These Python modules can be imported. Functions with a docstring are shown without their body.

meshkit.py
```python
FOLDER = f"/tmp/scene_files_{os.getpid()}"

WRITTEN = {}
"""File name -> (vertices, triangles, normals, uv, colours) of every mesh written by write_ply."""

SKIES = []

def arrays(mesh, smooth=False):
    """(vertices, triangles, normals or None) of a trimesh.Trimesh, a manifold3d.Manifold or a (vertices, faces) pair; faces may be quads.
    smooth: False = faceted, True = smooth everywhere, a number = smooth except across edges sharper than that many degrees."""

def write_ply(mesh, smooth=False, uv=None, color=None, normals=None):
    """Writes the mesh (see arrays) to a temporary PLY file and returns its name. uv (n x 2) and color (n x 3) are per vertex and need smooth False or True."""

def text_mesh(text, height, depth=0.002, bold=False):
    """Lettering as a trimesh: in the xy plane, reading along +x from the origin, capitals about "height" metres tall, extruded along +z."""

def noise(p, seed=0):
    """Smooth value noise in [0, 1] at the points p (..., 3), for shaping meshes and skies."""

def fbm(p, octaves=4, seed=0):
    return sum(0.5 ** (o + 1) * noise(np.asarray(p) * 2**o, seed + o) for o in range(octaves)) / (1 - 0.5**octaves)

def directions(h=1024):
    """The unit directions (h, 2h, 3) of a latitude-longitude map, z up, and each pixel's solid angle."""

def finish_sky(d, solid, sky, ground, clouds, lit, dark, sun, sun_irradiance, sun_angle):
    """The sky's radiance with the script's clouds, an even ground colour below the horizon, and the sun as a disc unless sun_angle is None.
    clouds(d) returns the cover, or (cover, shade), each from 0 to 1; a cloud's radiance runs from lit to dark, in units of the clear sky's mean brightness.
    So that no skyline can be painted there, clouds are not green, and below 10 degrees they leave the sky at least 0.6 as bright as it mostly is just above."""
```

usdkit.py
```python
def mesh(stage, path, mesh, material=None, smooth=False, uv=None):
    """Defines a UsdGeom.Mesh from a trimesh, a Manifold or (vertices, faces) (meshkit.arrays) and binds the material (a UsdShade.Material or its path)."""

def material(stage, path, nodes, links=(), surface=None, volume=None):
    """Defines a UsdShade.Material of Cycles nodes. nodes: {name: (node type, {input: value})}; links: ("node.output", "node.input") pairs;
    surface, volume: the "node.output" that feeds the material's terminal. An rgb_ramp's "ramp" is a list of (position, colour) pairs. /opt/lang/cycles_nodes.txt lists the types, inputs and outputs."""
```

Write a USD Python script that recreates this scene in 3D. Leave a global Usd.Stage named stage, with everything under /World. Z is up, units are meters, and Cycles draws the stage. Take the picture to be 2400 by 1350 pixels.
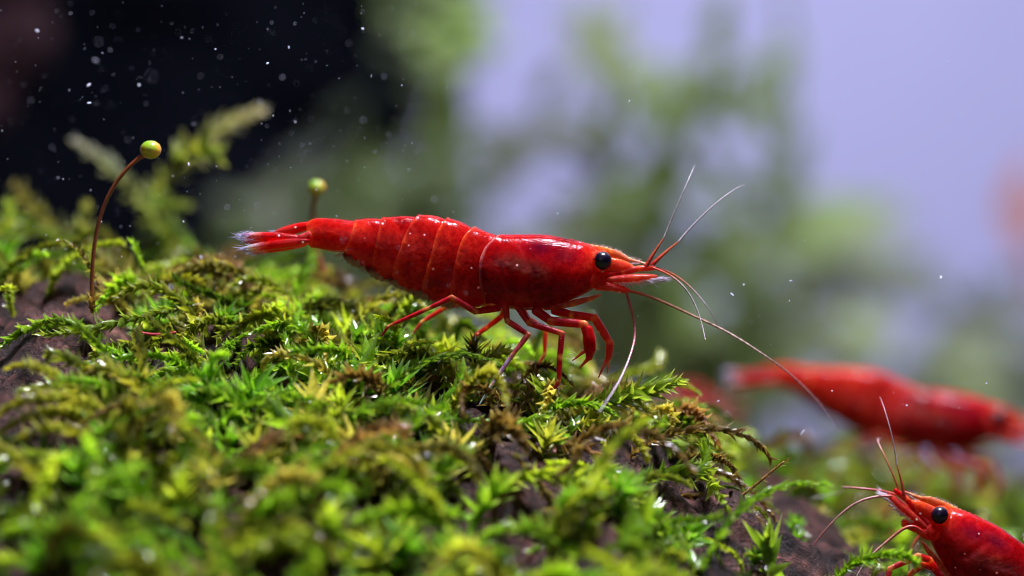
import math, random
import numpy as np, trimesh, manifold3d as m3
from scipy.interpolate import PchipInterpolator, CubicSpline
from scipy.spatial import cKDTree
import usdkit, meshkit
from pxr import Usd, UsdGeom, UsdLux, UsdShade, Gf, Sdf, Vt

stage = Usd.Stage.CreateInMemory()
UsdGeom.SetStageUpAxis(stage, 'Z'); UsdGeom.SetStageMetersPerUnit(stage, 1.0)
UsdGeom.Xform.Define(stage, '/World'); UsdGeom.Scope.Define(stage, '/World/Looks')
S = 0.001                      # everything below is worked out in millimetres
DIST = 122.0                   # lens to the plane of focus
TX = 27.0 / DIST               # tangent of half the horizontal angle of view
U = 27.0 / 1200                # millimetres per photograph pixel in the plane of focus

# ------------------------------------------------------------------ camera
cam = UsdGeom.Camera.Define(stage, '/World/camera')
cam.AddTranslateOp().Set(Gf.Vec3d(0, -DIST * S, 0)); cam.AddRotateXOp().Set(90.0)
cam.CreateHorizontalApertureAttr(36.0); cam.CreateFocalLengthAttr(18.0 / TX)
cam.CreateFocusDistanceAttr((DIST - 0.3) * S); cam.CreateFStopAttr(18.0 / TX / 5.0)
cam.CreateClippingRangeAttr(Gf.Vec2f(0.004, 20.0)); cam.CreateExposureAttr(0.0)

# ------------------------------------------------------------------ lamps
def lamp(name, pos, target, w, h, power, color):
    l = UsdLux.RectLight.Define(stage, '/World/' + name)
    d = Gf.Vec3d(*[float(t - p) for t, p in zip(target, pos)])
    m = Gf.Matrix4d().SetLookAt(Gf.Vec3d(*map(float, pos)) * S, Gf.Vec3d(*map(float, target)) * S, Gf.Vec3d(0.02, 1, 0.1)).GetInverse()
    l.AddTransformOp().Set(m)
    l.CreateWidthAttr(w * S); l.CreateHeightAttr(h * S); l.CreateIntensityAttr(power); l.CreateColorAttr(Gf.Vec3f(*color))
lamp('tank_lamp', (24, -2, 140), (2, 4, -4), 30, 22, 380, (0.88, 0.85, 1.0))
lamp('rear_tank_lamp', (60, 125, 160), (60, 250, 0), 260, 60, 11.5, (0.84, 0.85, 1.0))
lamp('room_lamp', (-60, -200, 90), (0, 0, -5), 160, 120, 0.6, (0.92, 0.92, 1.0))  # unseen soft lamp added behind the camera as fill

# ------------------------------------------------------------------ helpers
def P(px, py, y=0.0):
    """The point at depth y (mm behind the plane of focus) that stands at the photograph's pixel."""
    k = DIST + y
    return np.array([(px - 1200) / 1200 * TX * k, y, (675 - py) / 1200 * TX * k])

used = {}
def numbered(parent, name):
    k = (parent, name); n = used.get(k, 0); used[k] = n + 1
    return f'{parent}/{name}' if n == 0 else f'{parent}/{name}_{n:03d}'

def tag(prim, label=None, cat=None, group=None, kind=None):
    for k, v in (('label', label), ('category', cat), ('group', group), ('kind', kind)):
        if v: prim.SetCustomDataByKey(k, v)
    return prim

def vnormals(V, F):
    n = np.zeros_like(V); c = np.cross(V[F[:, 1]] - V[F[:, 0]], V[F[:, 2]] - V[F[:, 0]])
    for k in range(3): np.add.at(n, F[:, k], c)
    return n / np.maximum(np.linalg.norm(n, axis=1, keepdims=True), 1e-30)

def put(path, V, F, mat, col=None, N=None, smooth=True):
    V = np.asarray(V, float); F = np.asarray(F, int)
    m = UsdGeom.Mesh.Define(stage, path)
    m.CreatePointsAttr(Vt.Vec3fArray.FromNumpy((V * S).astype(np.float32)))
    m.CreateFaceVertexCountsAttr(Vt.IntArray.FromNumpy(np.full(len(F), 3, np.int32)))
    m.CreateFaceVertexIndicesAttr(Vt.IntArray.FromNumpy(F.astype(np.int32).ravel()))
    m.CreateSubdivisionSchemeAttr('none')
    if smooth:
        m.CreateNormalsAttr(Vt.Vec3fArray.FromNumpy((vnormals(V, F) if N is None else N).astype(np.float32))); m.SetNormalsInterpolation('vertex')
    if col is not None:
        col = np.broadcast_to(np.asarray(col, np.float32), (len(V), 3))
        UsdGeom.PrimvarsAPI(m).CreatePrimvar('col', Sdf.ValueTypeNames.Color3fArray, 'vertex').Set(Vt.Vec3fArray.FromNumpy(np.ascontiguousarray(col, np.float32)))
    UsdShade.MaterialBindingAPI.Apply(m.GetPrim()).Bind(mat)
    return m.GetPrim()

def thing(name, label, cat, loc, group=None):
    p = numbered('/World', name)
    x = UsdGeom.Xform.Define(stage, p); x.AddTranslateOp().Set(Gf.Vec3d(*[float(a) * S for a in loc]))
    return tag(x.GetPrim(), label, cat, group)

def part(parent, name, V, F, mat, col=None, N=None, smooth=True):
    return put(numbered(str(parent.GetPath()), name), V, F, mat, col, N, smooth)

class MB:
    """Collects pieces (vertices, faces, colours) into one mesh."""
    def __init__(s): s.V, s.F, s.C, s.n = [], [], [], 0
    def add(s, V, F, C=(1, 1, 1)):
        V = np.asarray(V, float); s.V.append(V); s.F.append(np.asarray(F) + s.n); s.C.append(np.broadcast_to(np.asarray(C, float), (len(V), 3))); s.n += len(V)
    def get(s): return np.vstack(s.V), np.vstack(s.F), np.vstack(s.C)

def spline(pts, n):
    pts = np.asarray(pts, float)
    d = np.r_[0, np.cumsum(np.linalg.norm(np.diff(pts, axis=0), axis=1))]
    return CubicSpline(d, pts)(np.linspace(0, d[-1], n)) if len(pts) > 2 else pts[0] + np.linspace(0, 1, n)[:, None] * (pts[1] - pts[0])

def frames(p):
    t = np.gradient(p, axis=0); t /= np.linalg.norm(t, axis=1, keepdims=True) + 1e-12
    a = np.cross(t[0], [0, 0, 1.0] if abs(t[0][2]) < .9 else [1.0, 0, 0]); a /= np.linalg.norm(a)
    A = [a]
    for i in range(1, len(p)):
        a = A[-1] - t[i] * (A[-1] @ t[i]); A.append(a / (np.linalg.norm(a) + 1e-12))
    A = np.array(A); return t, A, np.cross(t, A)

def tube(p, r, sides=8, caps=True):
    p = np.asarray(p, float); n = len(p); r = np.broadcast_to(np.asarray(r, float), (n,))
    t, A, B = frames(p); ang = np.arange(sides) * 2 * np.pi / sides
    V = (p[:, None] + r[:, None, None] * (np.cos(ang)[None, :, None] * A[:, None] + np.sin(ang)[None, :, None] * B[:, None])).reshape(-1, 3)
    F = []
    for i in range(n - 1):
        for j in range(sides):
            a, b = i * sides + j, i * sides + (j + 1) % sides
            F += [[a, b, b + sides], [a, b + sides, a + sides]]
    if caps:
        V = np.vstack([V, p[0] - t[0] * r[0] * .5, p[-1] + t[-1] * r[-1] * .5]); c0, c1 = len(V) - 2, len(V) - 1
        for j in range(sides):
            F += [[c0, (j + 1) % sides, j], [c1, (n - 1) * sides + j, (n - 1) * sides + (j + 1) % sides]]
    return V, np.array(F)

def smoothstep(a, b, x): t = np.clip((x - a) / (b - a), 0, 1); return t * t * (3 - 2 * t)
def mixc(a, b, t): a, b = np.asarray(a, float), np.asarray(b, float); t = np.asarray(t)[..., None]; return a * (1 - t) + b * t

# ------------------------------------------------------------------ materials
def L(n): return '/World/Looks/' + n
def red_shell(name):
    return usdkit.material(stage, L(name), {
        'g': ('geometry', {}), 'c': ('attribute', {'attribute': 'col'}),
        'n1': ('noise_texture', {'scale': 430, 'detail': 5, 'roughness': .62, 'distortion': .6}),
        'r1': ('rgb_ramp', {'ramp': [(.34, (.30, .25, .6)), (.44, (.85, .8, .9)), (.55, (1, 1, 1)), (.68, (1.4, 2.8, 1.8))]}),
        'm1': ('mix_color', {'blend_type': 'multiply', 'fac': 1.0, 'use_clamp': False}),
        'n2': ('noise_texture', {'scale': 3600, 'detail': 3, 'roughness': .6}),
        'r2': ('rgb_ramp', {'ramp': [(.35, (.72, .6, .7)), (.5, (1, 1, 1)), (.66, (1.15, 1.9, 1.3))]}),
        'm2': ('mix_color', {'blend_type': 'multiply', 'fac': .8, 'use_clamp': False}),
        'v': ('voronoi_texture', {'scale': 1250, 'randomness': 1.0}), 'vr': ('map_range', {'from_min': .055, 'from_max': .10, 'to_min': 1.0, 'to_max': 0.0, 'clamp': True}),
        'm3': ('mix_color', {'blend_type': 'mix', 'b': (.75, .5, .5)}),
        'v2': ('voronoi_texture', {'scale': 4200, 'randomness': 1.0}), 'r4': ('rgb_ramp', {'ramp': [(.0, (.45, .3, .5)), (.22, (.62, .5, .6)), (.42, (1, 1, 1)), (.75, (1.15, 1.6, 1.3))]}),
        'n3': ('noise_texture', {'scale': 190, 'detail': 3, 'roughness': .55, 'distortion': 1.2}), 'r3': ('rgb_ramp', {'ramp': [(.36, (.55, .4, .7)), (.5, (1, 1, 1)), (.64, (1.25, 1.9, 1.8))]}),
        'm4': ('mix_color', {'blend_type': 'multiply', 'fac': .38, 'use_clamp': False}), 'm5': ('mix_color', {'blend_type': 'multiply', 'fac': .8, 'use_clamp': False}),
        'n4': ('noise_texture', {'scale': 300, 'detail': 4, 'roughness': .6, 'distortion': .9}), 'vr4': ('map_range', {'from_min': .52, 'from_max': .72, 'to_min': 0.0, 'to_max': .55, 'clamp': True}), 'm6': ('mix_color', {'blend_type': 'mix', 'b': (.36, .035, .035)}),
        'bp': ('bump', {'strength': .3, 'distance': .00005}),
        'b2': ('bump', {'strength': .8, 'distance': .00020}),
        'p': ('principled_bsdf', {'roughness': .16, 'ior': 1.36, 'specular_ior_level': .13, 'subsurface_weight': .5, 'subsurface_scale': .0008, 'subsurface_radius': (1.0, .14, .08), 'coat_weight': .0}),
    }, [('g.position', 'n1.vector'), ('g.position', 'n2.vector'), ('g.position', 'v.vector'), ('n1.fac', 'r1.fac'), ('n2.fac', 'r2.fac'),
        ('c.color', 'm1.a'), ('r1.color', 'm1.b'), ('m1.result', 'm2.a'), ('r2.color', 'm2.b'), ('v.distance', 'vr.value'), ('g.position', 'v2.vector'), ('g.position', 'n3.vector'), ('v2.distance', 'r4.fac'), ('n3.fac', 'r3.fac'), ('m2.result', 'm4.a'), ('r4.color', 'm4.b'), ('m4.result', 'm5.a'), ('r3.color', 'm5.b'), ('m5.result', 'm6.a'), ('n4.fac', 'vr4.value'), ('vr4.result', 'm6.fac'), ('g.position', 'n4.vector'), ('m6.result', 'm3.a'), ('vr.result', 'm3.fac'),
        ('n2.fac', 'bp.height'), ('n1.fac', 'b2.height'), ('b2.normal', 'bp.normal'), ('bp.normal', 'p.normal'), ('m3.result', 'p.base_color')], surface='p.BSDF')
M_SHELL = red_shell('red_shell')
def simple(name, color, rough=.4, **kw):
    return usdkit.material(stage, L(name), {'p': ('principled_bsdf', {'base_color': color, 'roughness': rough, **kw})}, surface='p.BSDF')
def tinted(name, rough=.4, trans=0.0, tr_gain=1.0, nscale=3000, bump=.00003, vary=None, **kw):
    """Colour from the mesh, fine mottling, optional light through thin sheets."""
    nodes = {'c': ('attribute', {'attribute': 'col'}), 'g': ('geometry', {}), 'n': ('noise_texture', {'scale': nscale, 'detail': 3, 'roughness': .6}),
             'r': ('rgb_ramp', {'ramp': [(.3, (.62, .62, .6)), (.5, (1, 1, 1)), (.7, (1.3, 1.25, 1.2))]}), 'm': ('mix_color', {'blend_type': 'multiply', 'fac': 1.0, 'use_clamp': False}),
             'bp': ('bump', {'strength': .5, 'distance': bump}), 'p': ('principled_bsdf', {'roughness': rough, **kw})}
    links = [('g.position', 'n.vector'), ('n.fac', 'r.fac'), ('c.color', 'm.a'), ('r.color', 'm.b'), ('m.result', 'p.base_color'), ('n.fac', 'bp.height'), ('bp.normal', 'p.normal')]
    if vary:
        nodes |= {'oi': ('object_info', {}), 'vr': ('map_range', {'to_min': vary[0], 'to_max': vary[1]}), 'vm': ('vector_math', {'math_type': 'scale'})}
        links = [l for l in links if l != ('c.color', 'm.a')] + [('oi.random', 'vr.value'), ('c.color', 'vm.vector1'), ('vr.result', 'vm.scale'), ('vm.vector', 'm.a')]
    out = 'p.BSDF'
    if trans:
        nodes |= {'k': ('mix_color', {'blend_type': 'multiply', 'fac': 1.0, 'b': (tr_gain * 1.1, tr_gain, tr_gain * .5), 'use_clamp': False}), 't': ('translucent_bsdf', {}), 'x': ('mix_closure', {'fac': trans})}
        links += [('m.result', 'k.a'), ('k.result', 't.color'), ('p.BSDF', 'x.closure1'), ('t.BSDF', 'x.closure2')]; out = 'x.closure'
    return usdkit.material(stage, L(name), nodes, links, surface=out)
M_MOSS = tinted('moss_leaf', .20, .48, 1.7, 2600, specular_ior_level=.75)
M_CARPET = tinted('moss_carpet_leaf', .20, .48, 1.7, 2600, vary=(.24, 1.35), specular_ior_level=.75)
M_STEM = tinted('moss_stem', .4, 0, 1, 2600, specular_ior_level=.6)
M_CAPSULE = tinted('spore_capsule', .22, 0, 1, 1500, subsurface_weight=.25, subsurface_scale=.0004, coat_weight=.3)
M_PLANT = tinted('water_plant_leaf', .4, .45, 1.4, 260, .0001)
M_EYE = simple('eye_black', (.006, .003, .013), .26, specular_ior_level=.4)
M_FLAG = tinted('feeler', .35, 0, 1, 6000)
M_SETAE = usdkit.material(stage, L('pale_bristle'), {'c': ('attribute', {'attribute': 'col'}), 'p': ('principled_bsdf', {'roughness': .35}), 't': ('translucent_bsdf', {}), 'x': ('mix_closure', {'fac': .5})},
    [('c.color', 'p.base_color'), ('c.color', 't.color'), ('p.BSDF', 'x.closure1'), ('t.BSDF', 'x.closure2')], surface='x.closure')
M_PLEOPOD = usdkit.material(stage, L('thin_swimmeret'), {'c': ('attribute', {'attribute': 'col'}), 'p': ('principled_bsdf', {'roughness': .3, 'alpha': .75}), 't': ('translucent_bsdf', {}), 'x': ('mix_closure', {'fac': .5})},
    [('c.color', 'p.base_color'), ('c.color', 't.color'), ('p.BSDF', 'x.closure1'), ('t.BSDF', 'x.closure2')], surface='x.closure')
M_SPECK = usdkit.material(stage, L('suspended_speck'), {'p': ('principled_bsdf', {'base_color': (.82, .84, .95), 'roughness': .5}), 't': ('translucent_bsdf', {'color': (.85, .87, .97)}), 'x': ('mix_closure', {'fac': .55})},
    [('p.BSDF', 'x.closure1'), ('t.BSDF', 'x.closure2')], surface='x.closure')
M_BARK = usdkit.material(stage, L('wet_bark'), {
    'g': ('geometry', {}), 'n': ('noise_texture', {'scale': 330, 'detail': 7, 'roughness': .68, 'distortion': .8}), 'n2': ('noise_texture', {'scale': 1500, 'detail': 7, 'roughness': .72}),
    'r': ('rgb_ramp', {'ramp': [(.34, (.005, .003, .003)), (.46, (.034, .015, .012)), (.57, (.11, .046, .036)), (.70, (.23, .115, .09))]}),
    'r2': ('rgb_ramp', {'ramp': [(.33, (.25, .22, .22)), (.5, (1, 1, 1)), (.68, (2.1, 1.9, 1.9))]}), 'm': ('mix_color', {'blend_type': 'multiply', 'fac': 1.0, 'use_clamp': False}),
    'bp': ('bump', {'strength': 1.0, 'distance': .0009}), 'p': ('principled_bsdf', {'roughness': .5, 'specular_ior_level': .3})},
    [('g.position', 'n.vector'), ('g.position', 'n2.vector'), ('n.fac', 'r.fac'), ('n2.fac', 'r2.fac'), ('r.color', 'm.a'), ('r2.color', 'm.b'), ('m.result', 'p.base_color'), ('n2.fac', 'bp.height'), ('bp.normal', 'p.normal')], surface='p.BSDF')
def rock(name, a, b, scale, rough=.7, spec=.2):
    return usdkit.material(stage, L(name), {'g': ('geometry', {}), 'n': ('noise_texture', {'scale': scale, 'detail': 6, 'roughness': .6}), 'r': ('rgb_ramp', {'ramp': [(.35, a), (.68, b)]}),
        'bp': ('bump', {'strength': .6, 'distance': .001}), 'p': ('principled_bsdf', {'roughness': rough, 'specular_ior_level': spec})},
        [('g.position', 'n.vector'), ('n.fac', 'r.fac'), ('r.color', 'p.base_color'), ('n.fac', 'bp.height'), ('bp.normal', 'p.normal')], surface='p.BSDF')
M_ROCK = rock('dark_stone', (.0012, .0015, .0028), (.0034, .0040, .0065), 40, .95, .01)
M_ROOT = rock('brown_root', (.012, .006, .007), (.036, .019, .022), 60, .9, .03)
M_SAND = rock('dark_sand', (.05, .05, .055), (.16, .155, .16), 900)
M_WALL = rock('pale_backdrop', (.50, .50, .80), (.56, .56, .86), 9, .6)

# ------------------------------------------------------------------ setting: floor, backdrop, log
def box(a, b):
    m = trimesh.creation.box(bounds=[a, b]); return np.array(m.vertices), np.array(m.faces)
tag(put(numbered('/World', 'floor'), *box((-420, -260, -40), (420, 340, -36)), M_SAND, smooth=False), 'dark sandy tank floor', kind='structure')
tag(put(numbered('/World', 'wall'), *box((-420, 320, -36), (420, 328, 260)), M_WALL, smooth=False), 'pale lavender back wall of the tank', kind='structure')

def rim(pts, drop):
    q = np.array(sorted(tuple(P(*p) - (0, 0, drop)) for p in pts)); q = np.vstack([q[0] - (40, 0, 2), q, q[-1] + (50, 2, -14)])
    return PchipInterpolator(q[:, 0], q[:, 2]), PchipInterpolator(q[:, 0], q[:, 1])
_z0, _ = rim([(0, 800, 0), (300, 805, 0), (700, 835, 0), (900, 865, 0), (1150, 935, 0), (1400, 950, 0), (1600, 1060, 0), (1800, 1180, 0), (2000, 1310, 0), (2200, 1410, 0), (2400, 1450, 0)], 1.3)
_zr, _yr = rim([(0, 590, 17), (300, 620, 16), (600, 660, 15), (850, 690, 14), (1020, 760, 12), (1200, 815, 12), (1400, 895, 14), (1600, 1025, 22), (1750, 1065, 30), (1920, 1085, 44), (2100, 1110, 54), (2250, 1118, 58), (2400, 1125, 58)], 1.3)
def ground(x, y):
    x, y = np.asarray(x, float), np.asarray(y, float)
    z0, yr, zr = _z0(x), _yr(x), _zr(x)
    t = np.clip(y / yr, 0, 1)
    up = z0 + (zr - z0) * (1 - (1 - t) ** 1.6)
    back = np.where(y > yr, -.016 * (y - yr) ** 2, 0)
    front = np.where(y < 0, .50 * y - .003 * y * y, 0)
    q = np.stack([x / 6.0, y / 6.0, x * 0], -1)
    lump = (meshkit.fbm(q * 1.5, 3, 5) - .5) * 4.0
    z = up + back + front + lump
    for hx, hy, rx, ry, dp in HOLLOWS: z = z - dp * np.exp(-((x - hx) / rx) ** 2 - ((y - hy) / ry) ** 2)
    return np.maximum(z, -36.5)
HOLLOWS = []
def px_of(p): k = DIST + p[..., 1]; return 1200 + p[..., 0] / (TX * k) * 1200, 675 - p[..., 2] / (TX * k) * 1200
def on_ground(px, py):
    """Where the ray through the pixel meets the log."""
    ys = np.arange(-60, 60, .25); k = DIST + ys
    q = np.stack([(px - 1200) / 1200 * TX * k, ys, (675 - py) / 1200 * TX * k], -1)
    hit = np.flatnonzero(q[:, 2] <= ground(q[:, 0], q[:, 1]) + .6)
    if len(hit): return q[hit[0]]
    return P(px, py, 0)
_hq = [(on_ground(px, py), rx, ry, dp) for px, py, rx, ry, dp in ((1160, 1270, 2.8, 2.2, 2.8), (1260, 1140, 1.5, 1.3, 1.8), (390, 850, 2.2, 1.3, 1.8), (1190, 900, 1.6, 1.0, 1.0), (640, 1290, 3.2, 1.6, 2.2), (450, 930, 2.0, 1.2, 1.5), (880, 1180, 2.4, 1.3, 1.6), (40, 880, 3.0, .9, 1.5), (120, 1180, 2.4, 1.4, 1.6), (1560, 1240, 2.0, 1.2, 1.4), (330, 1200, 2.0, 1.2, 1.6))]
HOLLOWS = [(q[0], q[1], rx, ry, dp) for q, rx, ry, dp in _hq]
def nonuni(a, b, c, d, fine, coarse): return np.unique(np.round(np.r_[np.arange(a, b, coarse), np.arange(b, c, fine), np.arange(c, d + .1, coarse)], 4))
gx, gy = nonuni(-90, -34, 34, 90, .28, 2.0), nonuni(-95, -40, 34, 95, .28, 1.0)
GX, GY = np.meshgrid(gx, gy)
GZ = ground(GX, GY)
rg = meshkit.fbm(np.stack([GX * .55, GY * .9, GZ * .3], -1), 5, 11)
GZ = GZ + np.where(GZ > -36.2, (rg - .5) * 2.0 - 1.0 * np.exp(-((rg - .46) / .035) ** 2), 0)
nx, ny = len(gx), len(gy)
idx = np.arange(nx * ny).reshape(ny, nx); a, b, c, d = idx[:-1, :-1].ravel(), idx[:-1, 1:].ravel(), idx[1:, 1:].ravel(), idx[1:, :-1].ravel()
logp = put(numbered('/World', 'driftwood_log'), np.stack([GX, GY, GZ], -1).reshape(-1, 3), np.vstack([np.c_[a, b, c], np.c_[a, c, d]]), M_BARK)
tag(logp, 'sloping reddish brown driftwood log with rough wet bark under the moss', 'driftwood')

def blob(spheres, sub, amp, freq, seed):
    ms = []
    for c, r in spheres:
        s = trimesh.creation.icosphere(4, 1.0); v = np.array(s.vertices) * r + np.array(c)
        ms.append(m3.Manifold(m3.Mesh(v.astype(np.float32), np.array(s.faces, np.uint32))))
    m = m3.Manifold.batch_boolean(ms, m3.OpType.Add).refine_to_length(sub).to_mesh()
    V, F = np.array(m.vert_properties[:, :3], float), np.array(m.tri_verts)
    return V + vnormals(V, F) * ((meshkit.fbm(V * freq, 4, seed) - .5) * 2 * amp)[:, None], F
kk = lambda y: U * (DIST + y) / DIST
def sph(px, py, rpx, y, sq=.45): k = kk(y); return (P(px, py, y), np.array([rpx * k, rpx * k * sq, rpx * k]))
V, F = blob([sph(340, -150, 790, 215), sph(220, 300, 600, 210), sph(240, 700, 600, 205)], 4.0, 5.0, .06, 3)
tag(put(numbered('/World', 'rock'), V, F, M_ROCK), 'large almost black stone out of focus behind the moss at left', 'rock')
V, F = blob([sph(-60, -80, 190, 105, 1), sph(-20, 90, 150, 105, 1), sph(-70, 230, 120, 105, 1)], 2.0, 2.5, .12, 8)
tag(put(numbered('/World', 'driftwood_branch'), V, F, M_ROOT), 'blurred reddish brown driftwood branch in the top left corner', 'driftwood')

# ------------------------------------------------------------------ shrimps
RED = (.225, .0022, .0034); ORANGE = (.42, .034, .012); DEEP = (.105, .0008, .004); PURPLE = (.26, .10, .22); PALE = (.62, .42, .40)
_x = [700, 718, 741, 800, 830, 860, 907, 970, 1020, 1070, 1110, 1150, 1181, 1220, 1264, 1327, 1370, 1395, 1412]
_top = PchipInterpolator(_x, [527, 519, 511, 513, 515, 512, 510, 505, 507, 519, 533, 547, 550, 549, 549, 558, 569, 580, 598])
_bot = PchipInterpolator(_x, [580, 582, 580, 592, 608, 626, 650, 680, 700, 712, 717, 720, 722, 727, 727, 708, 690, 676, 658])
_wid = PchipInterpolator(_x, [16, 19, 23, 29, 33, 38, 44, 50, 54, 56, 57, 58, 59, 61, 61, 55, 45, 34, 12])
_H = [0, .22, .5, 1.0]
BND = [(718, 716, 716, 724), (829, 825, 819, 800), (892, 886, 880, 866), (976, 952, 936, 912), (1045, 1022, 1009, 984), (1109, 1081, 1067, 1052), (1169, 1135, 1122, 1140)]

def ring(xh, infl, nphi):
    """xh: x at heights _H. Points (px, lateral, py) around the body."""
    phi = np.arange(nphi) * 2 * np.pi / nphi
    h = (1 - np.cos(phi)) / 2
    x = PchipInterpolator(_H, xh)(h)
    t, b, w = _top(x), _bot(x), _wid(x)
    zc, hz = (t + b) / 2, (b - t) / 2
    cz, sy = np.cos(phi), np.sin(phi)
    y = w * np.sign(sy) * np.abs(sy) ** .82 * (1 - .10 * cz) * infl
    return np.stack([x, y, zc - hz * cz * infl], -1)

def loft(rings, col):
    n, k = len(rings), len(rings[0])
    V = np.vstack(rings + [rings[0].mean(0)[None], rings[-1].mean(0)[None]]); F = []
    i, j = np.meshgrid(np.arange(n - 1), np.arange(k), indexing='ij'); i, j = i.ravel(), j.ravel(); j2 = (j + 1) % k
    F = np.vstack([np.c_[i * k + j, i * k + j2, (i + 1) * k + j2], np.c_[i * k + j, (i + 1) * k + j2, (i + 1) * k + j]])
    jj = np.arange(k); j3 = (jj + 1) % k
    F = np.vstack([F, np.c_[np.full(k, n * k), j3, jj], np.c_[np.full(k, n * k + 1), (n - 1) * k + jj, (n - 1) * k + j3]])
    return V, F, col

def to_man(V, F, C):
    """px-space pieces are closed; wind them outwards."""
    V = np.asarray(V, float); F = np.asarray(F)
    vol = np.einsum('ij,ij->i', V[F[:, 0]], np.cross(V[F[:, 1]], V[F[:, 2]])).sum()
    if vol < 0: F = F[:, ::-1]
    C = np.broadcast_to(np.asarray(C, float), (len(V), 3))
    m = m3.Manifold(m3.Mesh(np.ascontiguousarray(np.hstack([V, C]), dtype=np.float32), np.ascontiguousarray(F, dtype=np.uint32)))
    return m

def capsule(a, b, ra, rb, ca, cb, n=14, bulge=0.0, flat=None):
    a, b = np.asarray(a, float), np.asarray(b, float); d = b - a; Ln = np.linalg.norm(d); d = d / Ln
    u = np.cross(d, [0, 1, 0]); u = u / (np.linalg.norm(u) + 1e-9) if np.linalg.norm(u) > .05 else np.array([1.0, 0, 0]); v = np.cross(d, u)
    s, r = [], []
    for q in (.18, .5, .8): s.append(-ra * (1 - q) * .9); r.append(ra * math.sqrt(max(0, 1 - ((1 - q) * .9) ** 2)) * (1 if q > .3 else .75))
    for q in np.linspace(0, 1, 7): s.append(q * Ln); r.append((ra + (rb - ra) * q) * (1 + bulge * math.sin(math.pi * q)))
    for q in (.8, .5, .18): s.append(Ln + rb * (1 - q) * .9); r.append(rb * math.sqrt(max(0, 1 - ((1 - q) * .9) ** 2)) * (1 if q > .3 else .75))
    ang = np.arange(n) * 2 * np.pi / n; fl = 1 if flat is None else flat
    rings = [a + d * si + ri * (np.cos(ang)[:, None] * u + np.sin(ang)[:, None] * v * fl) for si, ri in zip(s, r)]
    t = np.clip(np.array(s) / Ln, 0, 1)
    C = np.vstack([np.repeat(mixc(ca, cb, t), n, 0), [ca], [cb]])
    V, F, _ = loft(rings, None)
    return V, F, C

def chain(pts, rad, cols=None, joint=(.52, .085, .03), main=(.20, .0035, .008), bulge=.06, **kw):
    """A jointed limb: pale orange at the joints, red between."""
    out = []
    for i in range(len(pts) - 1):
        a, b = np.array(pts[i], float), np.array(pts[i + 1], float); mid = (a + b) / 2
        c = main if cols is None else cols[i]
        V, F, C = capsule(a, b, rad[i], rad[i + 1] * (.92 if i < len(pts) - 2 else 1), c, c, bulge=bulge, **kw)
        t = np.clip(((V - a) @ (b - a)) / ((b - a) @ (b - a)), -.1, 1.1)
        e = np.clip(smoothstep(.16, .0, t) * (i > 0) * .7 + smoothstep(.86, 1.0, t) * (i < len(pts) - 2) * .95, 0, 1)
        C = mixc(C, joint, e); out.append((V, F, C))
    return out

def ellipsoid(c, r, rot=None, col=RED, sub=3):
    s = trimesh.creation.icosphere(sub, 1.0); V = np.array(s.vertices) * np.array(r)
    if rot is not None: V = V @ np.array(rot).T
    return V + np.array(c), np.array(s.faces), col
def rotz(deg):      # in the px-space plane (x, py)
    a = math.radians(deg); return [[math.cos(a), 0, -math.sin(a)], [0, 1, 0], [math.sin(a), 0, math.cos(a)]]

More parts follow.
